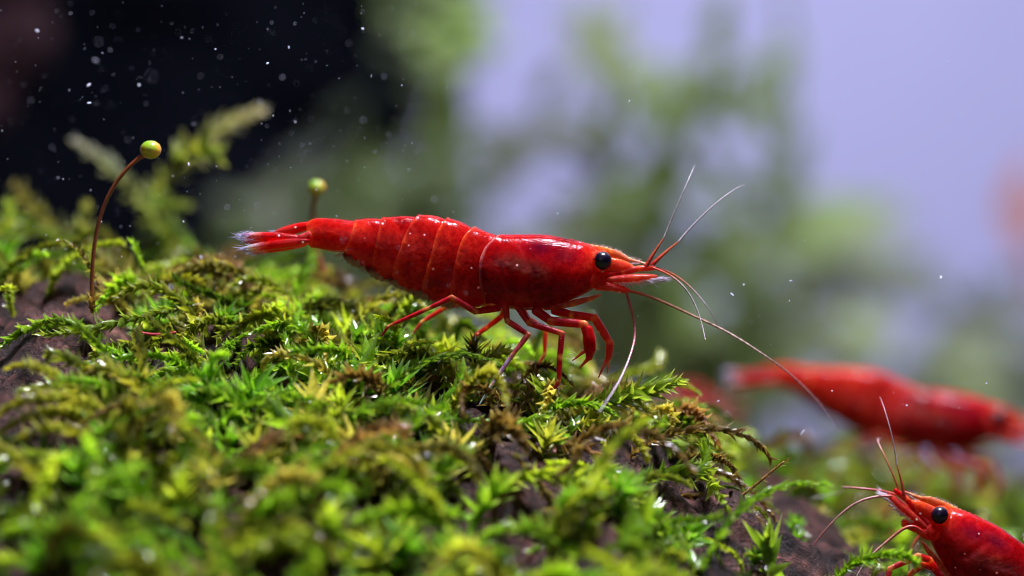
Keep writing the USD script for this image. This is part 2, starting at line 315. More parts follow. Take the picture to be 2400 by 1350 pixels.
NEAR_LEGS = [  # (points (px, lateral, py), radii, colours)  lateral < 0 is the side towards the camera in the first shrimp
    ([(1168, -30, 722), (1114, -46, 730), (1060, -62, 697), (1005, -74, 723), (913, -88, 764), (897, -92, 786)], [8.5, 7.8, 6.4, 5.2, 4.0, 1.5], None),
    ([(1184, -34, 715), (1189, -46, 752), (1238, -60, 784), (1201, -70, 831), (1153, -80, 901), (1124, -86, 946)], [8.5, 7.4, 6.4, 5.4, 4.4, 1.4], 'purple'),
    ([(1216, -34, 722), (1240, -46, 757), (1317, -62, 781), (1311, -68, 837), (1309, -70, 893), (1287, -74, 930)], [8.5, 7.8, 7.0, 6.8, 5.4, 1.4], None),
    ([(1256, -30, 728), (1290, -40, 752), (1369, -52, 760), (1381, -54, 800)], [11, 10.5, 10, 11], None),
    ([(1300, -6, 728), (1340, -10, 738), (1394, -16, 745), (1430, -22, 804), (1427, -24, 838)], [10.5, 10, 10, 9.6, 7.5], None)]
FAR_LEGS = [
    ([(1160, 26, 722), (1100, 42, 705), (1040, 60, 722), (985, 74, 756), (960, 80, 786)], [8, 7, 6, 4.5, 1.5], None),
    ([(1186, 30, 718), (1176, 46, 742), (1140, 60, 770), (1108, 72, 792), (1096, 78, 820)], [8, 7, 6, 4.5, 1.5], None),
    ([(1222, 30, 722), (1238, 50, 748), (1280, 70, 775), (1278, 80, 835), (1262, 84, 860)], [8, 7, 6, 4.5, 1.5], None)]

def hairs(spec, rng):
    """spec: list of (root, direction, length, radius, colour): thin three-sided cones."""
    mb = MB()
    for p, d, ln, r, c in spec:
        p, d = np.array(p, float), np.array(d, float); d = d / np.linalg.norm(d)
        u = np.cross(d, [.3, .9, .2]); u /= np.linalg.norm(u); v = np.cross(d, u); bend = rng.normal(0, .12, 3) * ln
        ring0 = [p + r * (math.cos(a) * u + math.sin(a) * v) for a in (0, 2.094, 4.189)]
        m = p + d * ln * .55 + bend * .3; ring1 = [m + r * .6 * (math.cos(a) * u + math.sin(a) * v) for a in (0, 2.094, 4.189)]
        V = ring0 + ring1 + [p + d * ln + bend]
        F = [[0, 1, 4], [0, 4, 3], [1, 2, 5], [1, 5, 4], [2, 0, 3], [2, 3, 5], [3, 4, 6], [4, 5, 6], [5, 3, 6]]
        mb.add(V, F, c)
    return mb.get()

def make_shrimp(name, label, T, base, legs, feelers, seed, detail=1.0, world_legs=()):
    """T: array of (px, lateral, py) in the first shrimp's own px-space -> millimetres in the world."""
    rng = np.random.default_rng(seed); nphi = int(64 * detail)
    pieces = []
    for i in range(6):                                                    # abdomen: six overlapping rings
        A, B = np.array(BND[i], float), np.array(BND[i + 1], float) + 15
        ts = [0, .012, .03, .06, .1, .16, .24, .34, .46, .58, .7, .82, .92, 1.0]
        inf = [.98, 1.028, 1.044, 1.046, 1.038, 1.034, 1.034, 1.034, 1.026, 1.012, .992, .97, .948, .92]
        rings, cols = [], []
        for t, f in zip(ts, inf):
            r = ring(A + (B - A) * t, f, nphi)
            lobe = np.clip((r[:, 2] - (_top(r[:, 0]) + _bot(r[:, 0])) / 2) / 60, 0, 1)      # rounded side plates along the lower edge
            r[:, 2] += lobe ** 2 * 20 * (math.sin(math.pi * min(1, t * 1.05)) - .5) * (1 if i < 5 else .6)
            rings.append(r)
            e = float(np.interp(t, [0, .05, .12, 1], [1, .85, .2, 0]))
            cols.append(mixc(np.tile(RED, (nphi, 1)), ORANGE, np.full(nphi, e) * np.where(lobe > .5, .7, 1)))
        V, F, _ = loft(rings, None); pieces.append((V, F, np.vstack(cols + [[RED], [RED]])))
    rings, cols = [], []                                                  # carapace
    A = np.array(BND[6], float)
    for t in np.r_[0, .006, .015, .03, np.linspace(.05, .95, 34), .97, .985, 1.0]:
        xs = A + (np.array([1405, 1405, 1408, 1402.]) - A) * t
        r = ring(xs, float(np.interp(t, [0, .006, .015, .03, .1, .9, 1], [.98, 1.015, 1.024, 1.02, 1.01, 1.0, 1.0])), nphi)
        side = np.abs(r[:, 1]) / 60; hh = (r[:, 2] - _top(r[:, 0])) / (_bot(r[:, 0]) - _top(r[:, 0]))
        groove = np.exp(-((r[:, 0] - (1290 + 60 * (hh - .35))) / 9) ** 2) * smoothstep(.15, .3, hh) * smoothstep(.8, .6, hh)     # the groove behind the cheek
        gill = np.exp(-((hh - (.38 + .0022 * np.maximum(0, r[:, 0] - 1180))) / .024) ** 2) * smoothstep(1140, 1180, r[:, 0]) * smoothstep(1290, 1260, r[:, 0])
        r[:, 1] *= 1 - .05 * groove + .03 * gill
        rings.append(r)
        c = np.tile(RED, (nphi, 1))
        c = mixc(c, (.66, .25, .24), np.full(nphi, float(np.interp(t, [0, .012, .03], [.5, .32, 0]))))
        c = mixc(c, (.34, .12, .08), .6 * gill)
        band = np.exp(-((hh - (.30 + .0022 * np.maximum(0, r[:, 0] - 1180))) / .09) ** 2) * smoothstep(1150, 1215, r[:, 0]) * smoothstep(1310, 1270, r[:, 0]); c = mixc(c, (.085, .016, .012), .85 * band)
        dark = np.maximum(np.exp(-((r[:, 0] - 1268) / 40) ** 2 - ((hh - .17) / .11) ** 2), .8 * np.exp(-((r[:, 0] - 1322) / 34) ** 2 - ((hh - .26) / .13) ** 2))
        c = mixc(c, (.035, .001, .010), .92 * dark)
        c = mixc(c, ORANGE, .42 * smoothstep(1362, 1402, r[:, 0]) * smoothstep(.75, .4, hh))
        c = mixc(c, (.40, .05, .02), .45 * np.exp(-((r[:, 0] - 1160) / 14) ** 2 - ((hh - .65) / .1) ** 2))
        c = mixc(c, DEEP, .75 * smoothstep(.35, .85, hh)); cols.append(c)  # underside shade put into the carapace colour
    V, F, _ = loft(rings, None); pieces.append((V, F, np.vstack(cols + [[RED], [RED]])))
    # rostrum: a thin toothed blade
    tx = np.linspace(1300, 1518, 60)
    tz = np.interp(tx, [1300, 1340, 1382, 1415, 1453, 1478, 1518], [556, 560, 572, 577, 588, 604, 616])
    teeth = np.where((tx > 1335) & (tx < 1500), 3.2 * (1 - ((tx - 1300) / 11.0 % 1)) - 1.2, 0)
    bz = np.interp(tx, [1300, 1340, 1395, 1430, 1470, 1518], [580, 588, 598, 603, 612, 619])
    hw = np.interp(tx, [1300, 1380, 1420, 1518], [16, 9, 6, 1.4])
    rings = [np.array([[x, 0, t - k], [x, -w * .5, t + 2], [x, -w, (t + b) / 2], [x, -w * .7, b - 2], [x, 0, b], [x, w * .7, b - 2], [x, w, (t + b) / 2], [x, w * .5, t + 2]]) for x, t, b, w, k in zip(tx, tz, bz, hw, teeth)]
    V, F, _ = loft(rings, None); pieces.append((V, F, mixc(np.tile((.36, .025, .008), (len(V), 1)), (.10, .03, .025), smoothstep(1440, 1380, V[:, 0]) * 0 + smoothstep(6, -3, V[:, 2] - np.interp(V[:, 0], tx, tz)) * .7)))
    for s in (-1, 1):
        pieces.append(capsule((1398, s * 10, 608), (1409, s * 22, 611), 22, 25.5, (.36, .03, .008), ORANGE))                 # eyestalk
        pieces.append(ellipsoid((1438, s * 13, 622), (52, 11, 18), rotz(10), (.36, .025, .008)))                            # first joint of the feeler stalk
        pieces.append(ellipsoid((1398, s * 24, 655), (24, 18, 22), rotz(20), (.30, .010, .008)))                  # cheek
        pieces += chain([(1415, s * 17, 647), (1462, s * 16, 637), (1500, s * 14, 629), (1534, s * 12, 628)], [9.5, 8, 7, 5.5], main=RED, joint=(.6, .05, .02), flat=.9)
        pieces.append(ellipsoid((1478, s * 25, 652), (66, 14, 9.5), rotz(-4), (.34, .018, .012)))                   # flat scale under the feelers
        pieces += chain([(1404, s * 24, 668), (1438, s * 28, 673), (1470, s * 30, 682)], [13, 10, 7], main=(.42, .025, .015))
        pieces += chain([(1280, s * 16, 718), (1340, s * 18, 712), (1384, s * 20, 700), (1408, s * 20, 692)], [10, 8, 6, 2], main=(.30, .05, .03))    # jaw feet
        pieces.append(ellipsoid((1150, s * 26, 712), (16, 9, 15), None, (.45, .13, .04)))
    # tail fan
    V, F, C = ellipsoid((688, 0, 535), (54, 14, 12), rotz(-13), RED); pieces.append((V, F, C))
    for (cx, cy, cz, ln, a, w) in ((640, -16, 555, 78, 3, 15), (648, -28, 573, 80, -7, 15), (640, 10, 563, 76, -2, 15), (650, 30, 577, 74, -8, 15)):
        V, F, _ = ellipsoid((cx, cy, cz), (ln, w, 11.5), rotz(a), RED)
        C = mixc(np.tile(RED, (len(V), 1)), (.62, .30, .32), smoothstep(cx - ln * .25, cx - ln, V[:, 0])); C = mixc(C, DEEP, .5 * smoothstep(4, 0, np.abs(V[:, 2] - cz - (V[:, 0] - cx) * math.tan(math.radians(a)))))
        pieces.append((V, F, C))
    pieces.append(capsule((722, -17, 552), (704, -20, 557), 11, 9, (.30, .010, .012), (.34, .02, .03)))
    # limbs
    for pts, rad, kind in legs:
        n = len(pts) - 1
        cols = None
        if kind == 'purple': cols = [(.20, .0035, .008)] * (n - 3) + [(.32, .02, .03), (.30, .09, .18), (.42, .25, .24)]
        pieces += chain(pts, rad, cols)
    if len(legs) >= 5:                                                     # claws of the two front pairs, near side
        pieces += [capsule((1378, -54, 772), (1382, -55, 812), 11.5, 14.5, RED, RED, bulge=.15),
                   capsule((1384, -55, 818), (1380, -56, 838), 12.5, 8, RED, ORANGE), capsule((1380, -56, 838), (1357, -57, 863), 6, 1.2, ORANGE, DEEP),
                   capsule((1374, -58, 818), (1340, -60, 846), 5.5, 1.2, ORANGE, DEEP),
                   capsule((1425, -24, 838), (1403, -26, 886), 5.5, 1.2, RED, DEEP), capsule((1428, -22, 838), (1424, -22, 876), 5, 1.2, ORANGE, DEEP),
                   capsule((1309, -70, 893), (1308, -74, 917), 3.5, 1, ORANGE, PALE)]
    mans = [to_man(V, F, C) for V, F, C in pieces]
    for (wp, rad) in world_legs:
        for V, F, C in chain(wp, rad): mans.append(to_man(V, F, C))
    u = m3.Manifold.batch_boolean(mans, m3.OpType.Add).to_mesh()
    VP = np.array(u.vert_properties, float); F = np.array(u.tri_verts)
    tm = trimesh.Trimesh(T(VP[:, :3]), F, process=False); tm.merge_vertices(digits_vertex=7) if False else None
    _, first, inv = np.unique(np.round(tm.vertices, 5), axis=0, return_index=True, return_inverse=True); inv = inv.ravel()
    V0, C0 = tm.vertices[first], VP[first, 3:6]; F = inv[F]; F = F[(F[:, 0] != F[:, 1]) & (F[:, 1] != F[:, 2]) & (F[:, 0] != F[:, 2])]
    vol = np.einsum('ij,ij->i', V0[F[:, 0]], np.cross(V0[F[:, 1]], V0[F[:, 2]])).sum()
    if vol < 0: F = F[:, ::-1]
    V1, F1, N1 = meshkit.arrays(trimesh.Trimesh(V0, F, process=False), 38)
    C1 = C0[cKDTree(V0).query(V1)[1]]
    base = np.array(base, float)
    t = thing(name, label, 'shrimp', base)
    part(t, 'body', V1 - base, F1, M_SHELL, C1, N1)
    for s in (-1, 1):
        V, F, _ = ellipsoid((1412, s * 31, 611), (22, 20, 22), None, RED, 4); V = T(V)
        if np.linalg.det(np.array([T(np.array([q]))[0] - T(np.zeros((1, 3)))[0] for q in np.eye(3)])) < 0: F = F[:, ::-1]
        part(t, 'eye', V - base, F, M_EYE)
    for nm, pts, r0, stops in feelers:                                    # world-space paths
        p = spline(pts, 90); q = np.linspace(0, 1, 90); rr = r0 * (1 - .72 * q) * (1 + .10 * np.sin(q * 300))
        V, F = tube(p, rr, 6); C = np.stack([np.interp(q, [a for a, _ in stops], [c[k] for _, c in stops]) for k in range(3)], -1)
        band = 1 + .35 * np.sin(q * 240)[:, None] * smoothstep(.05, .3, q)[:, None]
        part(t, nm, V - base, F, M_FLAG, np.vstack([np.repeat(C * band, 6, 0), C[:1], C[-1:]]))
    W = (.55, .52, .72); spec = []
    for cx, cy, cz, ln, n in ((565, -16, 553, 34, 46), (572, -28, 582, 30, 42), (568, 16, 560, 30, 30), (578, 30, 588, 28, 30)):
        for _ in range(n):
            k = rng.uniform(-1, 1); spec.append(((cx + 24 * k * k + rng.uniform(-2, 26), cy + rng.uniform(-9, 9), cz + 6.5 * k), (-1, rng.normal(0, .2), .28 * k + rng.normal(0, .10)), ln * 1.15 * rng.uniform(.5, 1), .9, W))
    for _ in range(14): spec.append(((640 + rng.uniform(-8, 14), rng.uniform(-8, 8), 542), (-1, rng.normal(0, .2), -.3), 16 * rng.uniform(.5, 1), .7, W))
    hv, hf, hc = hairs(spec, rng); part(t, 'tail_fringe', T(hv) - base, hf, M_SETAE, hc)
    spec = []
    for s in (-1, 1):
        for _ in range(110):
            x = 1540 - 90 * rng.uniform() ** 1.5; e = (x - 1450) / 88
            spec.append(((x, s * rng.uniform(20, 34), 658 - 4 * e), (.35 + e * .9, s * .1, .75 - .75 * e + rng.normal(0, .12)), rng.uniform(14, 22) + 16 * e, 1.5, (.90, .84, .92)))
    for _ in range(60): x = rng.uniform(1385, 1505); spec.append(((x, rng.uniform(-2, 2), float(np.interp(x, tx, tz)) - 1), (.9, rng.normal(0, .3), -.6), rng.uniform(4, 9), .6, (.7, .6, .55)))
    for _ in range(40): spec.append(((rng.uniform(1465, 1500), rng.uniform(-10, 10), 618), (.9, rng.normal(0, .3), rng.uniform(-.6, .1)), rng.uniform(6, 13), .6, (.75, .6, .62)))
    for _ in range(24): x = rng.uniform(1340, 1410); spec.append(((x, rng.choice([-20, 20]), 712 - (x - 1340) * .3), (.5, 0, .5), rng.uniform(4, 9), .55, (.6, .4, .3)))
    hv, hf, hc = hairs(spec, rng); part(t, 'head_bristle', T(hv) - base, hf, M_SETAE, hc)
    if len(legs) >= 5:
        spec = []
        for (c, d, n) in (((1345, -60, 835), (-.9, 0, -.3), 26), ((1385, -55, 815), (1, 0, .2), 14), ((1434, -22, 830), (1, 0, .1), 16), ((1420, -24, 850), (.9, 0, .5), 12), ((1358, -52, 768), (-.3, 0, 1), 14), ((1308, -70, 905), (.4, 0, 1), 10)):
            for _ in range(n): spec.append((np.array(c) + rng.normal(0, 5, 3) * (1.2, .5, 1.5), np.array(d) + rng.normal(0, .35, 3), rng.uniform(7, 15), .55, (.72, .5, .5)))
        for pts, rad, _ in legs:
            for i in range(1, len(pts) - 1):
                a, b = np.array(pts[i]), np.array(pts[i + 1])
                for _ in range(9): q = rng.uniform(.1, .95); d = rng.normal(0, 1, 3); d[1] *= .4; d /= np.linalg.norm(d); spec.append((a + (b - a) * q + d * rad[i] * .6, d + .8 * (b - a) / np.linalg.norm(b - a), rng.uniform(5, 8), .4, (.62, .35, .36)))
        hv, hf, hc = hairs(spec, rng); part(t, 'leg_bristle', T(hv) - base, hf, M_SETAE, hc)
    spec = []
    for x in rng.uniform(790, 1110, 330):
        spec.append(((x, rng.choice([-1, 1]) * _wid(x) * rng.uniform(.2, .7), _bot(x) + rng.uniform(-6, 6)), (-.8, rng.normal(0, .2), .7 + rng.normal(0, .25)), rng.uniform(10, 26), .9, (.62, .44, .32)))
    hv, hf, hc = hairs(spec, rng); part(t, 'belly_bristle', T(hv) - base, hf, M_SETAE, hc)
    for k, (x, y0, ln) in enumerate(((812, 602, 46), (866, 634, 52), (918, 656, 56), (966, 680, 58), (1016, 698, 56))):       # five pairs of swimmerets
        for s in (-1, 1):
            V, F, _ = ellipsoid((x + ln * .30, s * 18, y0 + 7), (ln * .60, 4, 12), rotz(34 - k * 3), None); V = V + np.stack([0 * V[:, 0], 5 * np.sin(V[:, 0] * .35), 2.5 * np.sin(V[:, 0] * .55 + k) * (V[:, 2] > y0 + 8)], -1)
            C = mixc(np.tile((.34, .03, .02), (len(V), 1)), (.55, .38, .26), smoothstep(y0 - 4, y0 + 10, V[:, 2]))
            V = T(V); part(t, 'swimmeret', V - base, F if vol >= 0 else F[:, ::-1], M_PLEOPOD, C)
    return t

FR, FP, FO = (.46, .015, .012), (.62, .55, .60), (.60, .16, .06)
def fw(y, *pts): return [P(a, b, y + (c[0] if c else 0)) for a, b, *c in pts]
# the sharp one in the middle
Y1 = .9
def T1(q): q = np.asarray(q, float); return np.stack([(q[:, 0] - 1200) * U, q[:, 1] * U + Y1, (675 - q[:, 2]) * U], -1)
F1 = [('antennule', fw(.6, (1512, 628), (1530, 598), (1556, 558)), .15, [(0, FR), (1, FO)]),
      ('antennule', fw(.6, (1556, 558), (1575, 512), (1596, 462), (1628, 388, 2)), .05, [(0, FP), (1, (.35, .33, .36))]),
      ('antennule', fw(1.2, (1528, 622), (1555, 596), (1590, 567)), .14, [(0, FR), (1, FO)]),
      ('antennule', fw(1.2, (1590, 567), (1632, 520), (1672, 482), (1745, 434, 2)), .05, [(0, FP), (1, (.35, .33, .36))]),
      ('antennule', fw(.4, (1530, 628), (1560, 640), (1600, 670), (1632, 722), (1653, 796, -.6)), .07, [(0, FR), (.18, FO), (.4, FP), (1, FP)]),
      ('antennule', fw(1.2, (1532, 627), (1575, 642), (1620, 675), (1655, 716), (1684, 768, 1)), .07, [(0, FR), (.25, FO), (.6, FP), (1, FP)]),
      ('antenna', fw(.2, (1466, 680), (1478, 720), (1488, 770), (1478, 830, -1), (1450, 895, -3), (1405, 965, -6)), .085, [(0, (.40, .05, .05)), (.3, (.45, .16, .18)), (.6, (.55, .42, .52)), (1, (.5, .45, .5))]),
      ('antenna', fw(1.4, (1468, 681), (1540, 702), (1620, 738), (1700, 776), (1790, 832), (1870, 893, 2), (1925, 950, 3), (1966, 1004, 4)), .085, [(0, (.36, .06, .04)), (.15, (.45, .17, .10)), (.4, (.60, .42, .36)), (1, (.5, .32, .36))])]
make_shrimp('red_shrimp', 'glossy red shrimp standing in sharp focus on the moss in the middle', T1, P(1200, 930, Y1), NEAR_LEGS + FAR_LEGS, F1, 1)

def place(scale, yaw, pitch, anchor, at):
    """Scale and turn the first shrimp's shape so that its own px-space point anchor lands on the world point at."""
    cy, sy, cp, sp = math.cos(math.radians(yaw)), math.sin(math.radians(yaw)), math.cos(math.radians(pitch)), math.sin(math.radians(pitch))
    R = np.array([[cy, -sy, 0], [sy, cy, 0], [0, 0, 1]]) @ np.array([[cp, 0, -sp], [0, 1, 0], [sp, 0, cp]])
    an = np.array([anchor[0] * U, anchor[1] * U, -anchor[2] * U])
    def T(q):
        q = np.asarray(q, float); l = np.stack([q[:, 0] * U, q[:, 1] * U, -q[:, 2] * U], -1) - an
        return np.asarray(at) + scale * l @ R.T
    return T
# the blurred one at right, facing right
T2 = place(.945, -18, -4.5, (1411, -31, 611), P(2340, 978, 27))
def loc_path(T, pts): return list(T(np.array(pts, float)))
def std_feelers(T):
    return [('antennule', loc_path(T, [(1525, -12, 627), (1570, -20, 560), (1640, -30, 440)]), .09, [(0, FR), (.4, FO), (1, FP)]), ('antennule', loc_path(T, [(1525, 12, 627), (1580, 20, 575), (1700, 40, 470)]), .09, [(0, FR), (.4, FO), (1, FP)]),
            ('antenna', loc_path(T, [(1468, -30, 681), (1600, -70, 730), (1780, -120, 880)]), .085, [(0, FR), (1, FP)]), ('antenna', loc_path(T, [(1468, 30, 681), (1600, 70, 730), (1800, 120, 840)]), .085, [(0, FR), (1, FP)])]
make_shrimp('red_shrimp', 'blurred red shrimp facing right behind the mossy slope at the right edge', T2, T2(np.array([(1200, 0, 930.)]))[0], NEAR_LEGS + FAR_LEGS, std_feelers(T2), 2, .6)
# the one cut off by the bottom right corner, facing left
T3 = place(.95, 171, 36, (1412, 31, 611), P(2203, 1208, .4))
F3 = [('antennule', fw(.8, (2119, 1166), (2113, 1130), (2102, 1090)), .11, [(0, FR), (1, FO)]),
      ('antennule', fw(.8, (2102, 1090), (2096, 1050), (2084, 997), (2062, 930, 2)), .05, [(0, FP), (1, (.5, .2, .2))]),
      ('antennule', fw(1.6, (2110, 1164), (2099, 1128), (2083, 1090), (2064, 1030, 3)), .06, [(0, FR), (.4, FO), (1, FP)]),
      ('antennule', fw(1.4, (2100, 1160), (2062, 1150), (2020, 1145), (1975, 1143, 3), (1905, 1167, 8)), .07, [(0, FR), (.4, (.5, .3, .3)), (1, FP)]),
      ('antennule', fw(.8, (2090, 1163), (2050, 1165), (2005, 1180), (1960, 1215), (1918, 1262), (1890, 1306)), .08, [(0, (.5, .1, .06)), (.3, (.42, .22, .20)), (1, (.30, .07, .06))]),
      ('antenna', fw(-.2, (2160, 1246), (2135, 1234), (2090, 1260), (2040, 1305), (2005, 1358), (1985, 1420)), .10, [(0, FR), (.15, (.42, .08, .05)), (.5, (.45, .26, .22)), (1, FP)]),
      ('antenna', fw(3, (2168, 1248), (2150, 1262), (2130, 1330), (2110, 1420)), .07, [(0, FR), (.4, (.42, .12, .08)), (1, FP)])]
def to3(pts):      # world points into the first shrimp's px-space, for limbs seen in the photograph
    A = T3(np.vstack([np.zeros(3), np.eye(3)])); Mx = (A[1:] - A[0]).T; return [np.linalg.solve(Mx, np.asarray(p) - A[0]) for p in pts]
W3 = [(to3([P(2200, 1345, .2), P(2178, 1312, -.2), P(2152, 1303, -.6), P(2085, 1333, -1), P(2078, 1375, -1.2)]), [9, 8.5, 8, 7, 6]),
      (to3([P(2215, 1362, .2), P(2186, 1330, 0), P(2163, 1324, -.2), P(2134, 1345, -.5), P(2118, 1390, -.6)]), [9, 8.5, 8, 7, 5])]
make_shrimp('red_shrimp', 'red shrimp at bottom right with raised head pointing left, body cut by the frame', T3, T3(np.array([(1200, 0, 780.)]))[0], [NEAR_LEGS[0], NEAR_LEGS[1], FAR_LEGS[0], FAR_LEGS[1]], F3, 3, 1.0, W3)
# a dim one far behind the moss edge
T4 = place(.9, 68, -4, (1250, 0, 640), P(1665, 985, 78))
make_shrimp('red_shrimp', 'very blurred dark red shrimp far behind the moss edge, left of the other blurred one', T4, T4(np.array([(1200, 0, 930.)]))[0], NEAR_LEGS + FAR_LEGS, std_feelers(T4), 4, .5)

# ------------------------------------------------------------------ moss
GREENS = [(.165, .35, .014), (.22, .41, .018), (.115, .30, .014), (.33, .46, .035)]
OLIVES = [(.21, .28, .024), (.28, .32, .036), (.17, .24, .022), (.34, .34, .075)]
BROWNS = [(.16, .10, .028), (.21, .13, .05), (.14, .10, .03), (.25, .18, .11)]
_lt = np.array([0, .22, .5, .78, 1.0]); _lw = np.array([.5, 1.0, .84, .34, 0])
def leaf(Ln, Wd, cup, curl):
    V, F = [], []
    for t, w in zip(_lt[:-1], _lw[:-1]):
        c = np.array([t * Ln, 0, curl * Ln * t * t]); hw = w * Wd / 2
        V += [c + (0, -hw, cup * hw), c, c + (0, hw, cup * hw)]
    V.append(np.array([Ln, 0, curl * Ln * 1.0]))
    for r in range(3):
        a = r * 3
        for j in (0, 1): F += [[a + j, a + j + 3, a + j + 4], [a + j, a + j + 4, a + j + 1]]
    F += [[9, 12, 10], [10, 12, 11]]
    return np.array(V), np.array(F)

def shoot(path, n, Ln, Wr, ang, rng, col, tip=None, curl=(-.25, .25), rad=.07, grow=(.75, 1.1, .55), start=.04, flat=0.0, jit=.16, tipcol=(.55, .52, .46)):
    """(stem piece, leaf pieces) along a path; each piece (V, F, C)."""
    p = spline(path, 40); t, A, B = frames(p)
    sv, sf = tube(p, np.linspace(rad, rad * .45, 40), 5)
    col = np.asarray(col, float)
    stem = (sv, sf, np.clip(col * (.9, .62, .7) + (.04, .0, 0), 0, 1)); leaves = []
    for i in range(n):
        q = start + (1 - start) * i / max(1, n - 1); k = min(39, int(q * 39.99))
        az = i * 2.39996 + rng.normal(0, .25)
        if flat: az = (i % 2) * math.pi + rng.normal(0, 1 - flat) 
        R = math.cos(az) * A[k] + math.sin(az) * B[k]
        a = math.radians(ang * (1 - .45 * q ** 3) + rng.normal(0, 9))
        d = math.cos(a) * t[k] + math.sin(a) * R + rng.normal(0, jit * .5, 3); d /= np.linalg.norm(d)
        nrm = t[k] - d * (t[k] @ d); nrm = nrm / (np.linalg.norm(nrm) + 1e-9) if np.linalg.norm(nrm) > .05 else -R
        e2 = np.cross(nrm, d); e2 /= np.linalg.norm(e2); nrm = np.cross(d, e2)
        l = Ln * np.interp(q, [0, .5, 1], grow) * rng.uniform(.8, 1.2)
        V, F = leaf(l, l * Wr * rng.uniform(.85, 1.15), rng.uniform(.35, .8), rng.uniform(*curl))
        W = p[k] + V[:, :1] * d + V[:, 1:2] * e2 + V[:, 2:] * nrm
        c = col * rng.uniform(.72, 1.3) * (1 + rng.normal(0, .06, 3))
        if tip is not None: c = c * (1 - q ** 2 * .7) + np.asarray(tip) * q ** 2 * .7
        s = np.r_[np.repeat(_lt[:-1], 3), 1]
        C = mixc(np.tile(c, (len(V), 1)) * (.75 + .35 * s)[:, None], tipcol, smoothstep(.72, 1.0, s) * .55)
        leaves.append((W, F, np.clip(C, 0, .9)))
    return stem, leaves

def frond(name, label, path, n, Ln, Wr, ang, seed, col, cat='moss', group=None, **kw):
    """A moss shoot one can point at: stem and single leaves are parts."""
    rng = np.random.default_rng(seed); base = np.array(path[0], float)
    stem, leaves = shoot(path, n, Ln, Wr, ang, rng, col, **kw)
    t = thing(name, label, cat, base, group)
    part(t, 'stem', stem[0] - base, stem[1], M_STEM, stem[2])
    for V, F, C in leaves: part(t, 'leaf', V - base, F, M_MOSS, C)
    return t

def proto_path(kind, rng):
    if kind == 'star': return [(0, 0, -.4), (.05, 0, .3), (rng.normal(0, .1), rng.normal(0, .1), .9)]
    h, l = rng.uniform(.8, 2.8), rng.uniform(3.4, 6.8)
    return [(0, 0, -.5), (l * .3, rng.normal(0, .15), h * .7), (l * .65, rng.normal(0, .3), h), (l, rng.normal(0, .5), h * rng.uniform(.55, 1.1))]
def make_proto(kind, pal, rng):
    c = np.array(pal[rng.integers(len(pal))])
    if kind == 'star': return shoot(proto_path(kind, rng), 20, rng.uniform(1.3, 1.9), .27, 58, rng, c, tip=c * 1.4, curl=(-.05, .3), rad=.07, grow=(.9, 1.1, .8))
    return shoot(proto_path(kind, rng), int(rng.integers(66, 88)), rng.uniform(.66, 1.0), rng.uniform(.36, .54), rng.uniform(26, 46), rng, c, tip=c * (1.5, 1.35, 1.2), grow=(.85, 1.1, .7))

rngm = np.random.default_rng(77)
# bare bark: (x, y, radius x, radius y) on the log, from where the photograph shows it
BARE = []
for px, py, rx, ry in ((60, 760, 6.0, 4.2), (150, 860, 4.8, 2.6), (40, 970, 4.2, 2.4), (20, 920, 3.2, 3), (1160, 1270, 2.4, 1.8), (1250, 1150, 1.3, 1.2), (640, 1300, 2.0, 1.0), (880, 1180, 1.2, .8), (1760, 1160, 3.6, 2.8), (1900, 1210, 3.4, 3.2), (1190, 890, 1.6, 1.3), (390, 830, 1.6, 1.4), (60, 1130, 1.6, 1.6), (1660, 1110, 1.5, 1.2)):
    q = on_ground(px, py); BARE.append((q[0], q[1], rx, ry))
def bare(x, y):
    o = np.zeros_like(x)
    for bx, by, rx, ry in BARE: o = np.maximum(o, np.exp(-(((x - bx) / rx) ** 2 + ((y - by) / ry) ** 2) ** 2))
    return o

def normal_at(x, y):
    e = .4; n = np.stack([ground(x - e, y) - ground(x + e, y), ground(x, y - e) - ground(x, y + e), np.full_like(x, 2 * e)], -1)
    return n / np.linalg.norm(n, axis=-1, keepdims=True)
def quat_for(n, yaw, lean):
    """Rotation matrices: local z to the normal, turned by yaw, with a random lean."""
    up = n * (1 - lean[:, None]) + np.array([0, 0, 1.0]) * lean[:, None]; up /= np.linalg.norm(up, axis=1, keepdims=True)
    h = np.stack([np.cos(yaw), np.sin(yaw), np.zeros_like(yaw)], -1); h -= up * (h * up).sum(1, keepdims=True); h /= np.linalg.norm(h, axis=1, keepdims=True)
    return np.stack([h, np.cross(up, h), up], -1)
def mat2quat(R):
    from scipy.spatial.transform import Rotation
    q = Rotation.from_matrix(R).as_quat(); return q[:, [3, 0, 1, 2]]

protos = []     # (kind, palette index, stem, leaves)
for k in range(10): protos.append((0, *make_proto('creep', GREENS, rngm)))
for k in range(8): protos.append((1, *make_proto('creep', OLIVES, rngm)))
for k in range(6): protos.append((2, *make_proto('creep', BROWNS, rngm)))
for k in range(5): protos.append((0, *make_proto('star', GREENS, rngm)))
for k in range(3): protos.append((1, *make_proto('star', OLIVES, rngm)))
tone_of = np.array([p[0] for p in protos])

def choose(x, y, rng):
    """Which prototype grows where: fresh green in front, olive and brown patches elsewhere."""
    f = meshkit.fbm(np.stack([x / 4.5, y / 4.5, x * 0 + 3], -1), 3, 21) + .10 * smoothstep(-6, -22, y) - .05 * smoothstep(4, 14, y)
    u = rng.uniform(size=len(x))
    tone = np.where(f + (u - .5) * .3 > .41, 0, np.where(f + (u - .5) * .3 > .23, 1, 2))
    out = np.empty(len(x), int)
    for k in range(3):
        ids = np.flatnonzero(tone_of == k); s = tone == k; out[s] = ids[rng.integers(len(ids), size=s.sum())]
    return out

